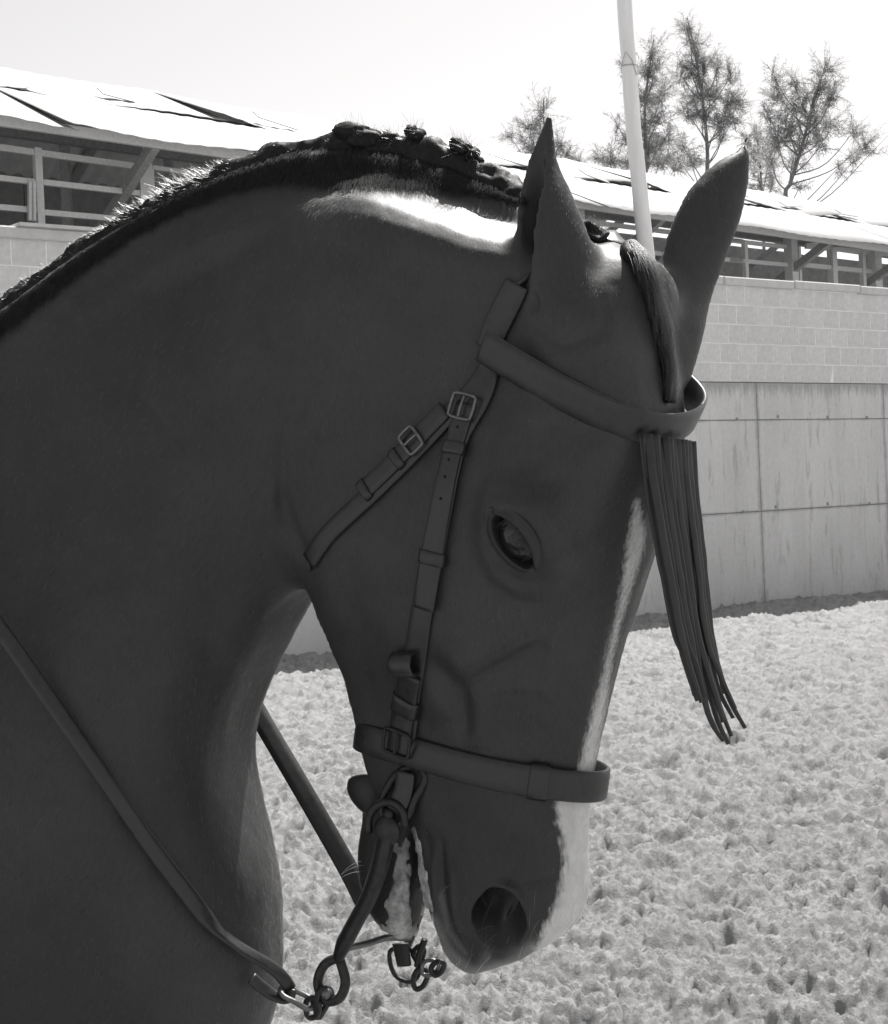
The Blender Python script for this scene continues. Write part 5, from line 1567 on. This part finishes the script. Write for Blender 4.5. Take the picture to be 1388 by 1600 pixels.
# forelock pulled down the forehead under the browband
FP, FN = surf([(984, 394), (1001, 420), (1016, 462), (1026, 510), (1034, 560), (1039, 600), (1041, 630)], 40, .004, 3)
u = np.linspace(0, 1, 40)
V, F = ribbon(FP, FN, np.interp(u, [0, .2, .6, 1], [.024, .020, .017, .013]), np.interp(u, [0, .3, 1], [.012, .010, .006]))
V = V + .0022 * np.stack([fbm(V[:, 0] * 180, V[:, 1] * 180, V[:, 2] * 30 + k, 2) for k in (0, 5, 9)], 1)
forelock = mesh_obj('forelock', V, F, M_MANE_SOLID, horse)
def forelock_hairs(n=1100):
    j = rgm.integers(0, 30, n); S = np.cross(np.gradient(FP, axis=0), FN); S /= np.linalg.norm(S, axis=1)[:, None]
    w = rgm.normal(0, .0045, n); root = FP[j] + S[j] * w[:, None] + FN[j] * (.0085 - 60 * w ** 2)[:, None]
    T = np.gradient(FP, axis=0); T /= np.linalg.norm(T, axis=1)[:, None]
    L = rgm.uniform(.015, .045, n); t = np.linspace(0, 1, 6)
    d = T[j] + FN[j] * rgm.uniform(0, .14, n)[:, None] + S[j] * rgm.normal(0, .11, n)[:, None]
    P = root[:, None] + d[:, None] * (L[:, None] * t)[:, :, None] - FN[j][:, None] * (L[:, None] * .22 * t ** 2)[:, :, None]
    hair_obj('forelock_hair', P, rgm.uniform(.00012, .0002, n), rgm.uniform(.006, .018, n), M_MANE, forelock)
forelock_hairs()

# short coat: fine hairs lying along the body
def coat(count=90000):
    tris = np.zeros(len(_me.loop_triangles) * 3, np.int64)
    _me.calc_loop_triangles(); tris = np.zeros(len(_me.loop_triangles) * 3, np.int64)
    _me.loop_triangles.foreach_get('vertices', tris); tris = tris.reshape(-1, 3)
    A, B, C = (HV[tris[:, k]] for k in range(3)); ar = np.linalg.norm(np.cross(B - A, C - A), axis=1)
    px, z = to_px((A + B + C) / 3)
    fn = np.cross(B - A, C - A); fn /= ar[:, None] + 1e-12
    vd = (A - CAM); vd /= np.linalg.norm(vd, axis=1)[:, None]
    ok = (px[:, 0] > -60) & (px[:, 0] < 1250) & (px[:, 1] > 120) & (px[:, 1] < 1680) & (np.einsum('ij,ij->i', fn, vd) < .35)
    eye_d = np.hypot(*(px - EYE_C).T); nos_d = np.hypot(*(px - NOS_C).T)
    ok &= ~((eye_d < 50) & (px[:, 1] > 790)) & (nos_d > 46)
    pr = ar * ok; pr /= pr.sum()
    f = rgm.choice(len(tris), count, p=pr)
    a, b = rgm.random(count), rgm.random(count); fl = a + b > 1; a[fl], b[fl] = 1 - a[fl], 1 - b[fl]
    w = np.stack([1 - a - b, a, b], 1)
    root = (HV[tris[f]] * w[:, :, None]).sum(1); nn = (HN2[tris[f]] * w[:, :, None]).sum(1); nn /= np.linalg.norm(nn, axis=1)[:, None]
    wh = (white[tris[f]] * w).sum(1); dk = (dark[tris[f]] * w).sum(1)
    p, _z = to_px(root)
    head = np.clip(((root - HO) @ HF + .30) / .10, 0, 1)[:, None]
    ear = (((p[:, 1] < 470) & (p[:, 0] > 800) & (p[:, 0] < 945)) | ((p[:, 1] < 540) & (p[:, 0] > 1040)))[:, None]
    comb = head * (HD + .10 * HF) + (1 - head) * np.array([-.45, -.1, -.85])
    comb = np.where(ear, np.array([.1, 0, 1.0]), comb)
    comb = comb + .35 * np.stack([vnoise(root[:, 0] * 14, root[:, 1] * 14, root[:, 2] * 14 + k) for k in (0, 31, 57)], 1)
    comb = comb + rgm.normal(0, .13, (count, 3))
    comb -= nn * np.einsum('ij,ij->i', comb, nn)[:, None]; comb /= np.linalg.norm(comb, axis=1)[:, None]
    L = np.where(ear[:, 0], .0040, .0045 + .0022 * (1 - head[:, 0])) * rgm.uniform(.6, 1.3, count)
    t = np.array([0, .5, 1.0])
    P = root[:, None] - nn[:, None] * .0003 + comb[:, None] * (L[:, None] * t)[:, :, None] + nn[:, None] * (L[:, None] * np.array([0, .10, .12]))[:, :, None]
    wj = np.clip(wh * 1.3 - .15 + rgm.normal(0, .3, count), 0, 1)
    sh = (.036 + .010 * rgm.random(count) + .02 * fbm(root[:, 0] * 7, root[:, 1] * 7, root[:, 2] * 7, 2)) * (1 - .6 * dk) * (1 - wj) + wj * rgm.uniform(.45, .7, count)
    hair_obj('coat_hair', P, rgm.uniform(.00005, .00009, count), np.clip(sh, .02, .9), M_COAT, horse)
_nn = np.zeros(n_verts * 3); _me.vertices.foreach_get('normal', _nn); HN2 = _nn.reshape(-1, 3)
coat()

def whiskers():
    P = []
    spots = [(566, 1345), (563, 1362), (562, 1378), (565, 1392), (572, 1405), (580, 1418), (569, 1352), (586, 1440), (594, 1455)] + [(rgm.uniform(690, 850), rgm.uniform(1380, 1515)) for _ in range(34)] + [(rgm.uniform(760, 860), rgm.uniform(905, 935)) for _ in range(5)]
    for x, y in spots:
        h = hit_px(x, y)
        if h[0] is None: continue
        p = np.array(h[0]); nn = np.array(h[1]); d = nn + HD * .5 + rgm.normal(0, .25, 3) + (-HF * .9 if x < 600 else 0); d /= np.linalg.norm(d)
        L = rgm.uniform(.012, .03); t = np.linspace(0, 1, 5)[:, None]
        P.append(p + d * L * t + np.array([0, 0, -.4]) * L * t ** 2)
    hair_obj('whiskers', np.array(P), .00022, np.full(len(P), .25), M_MANE, horse)
whiskers()
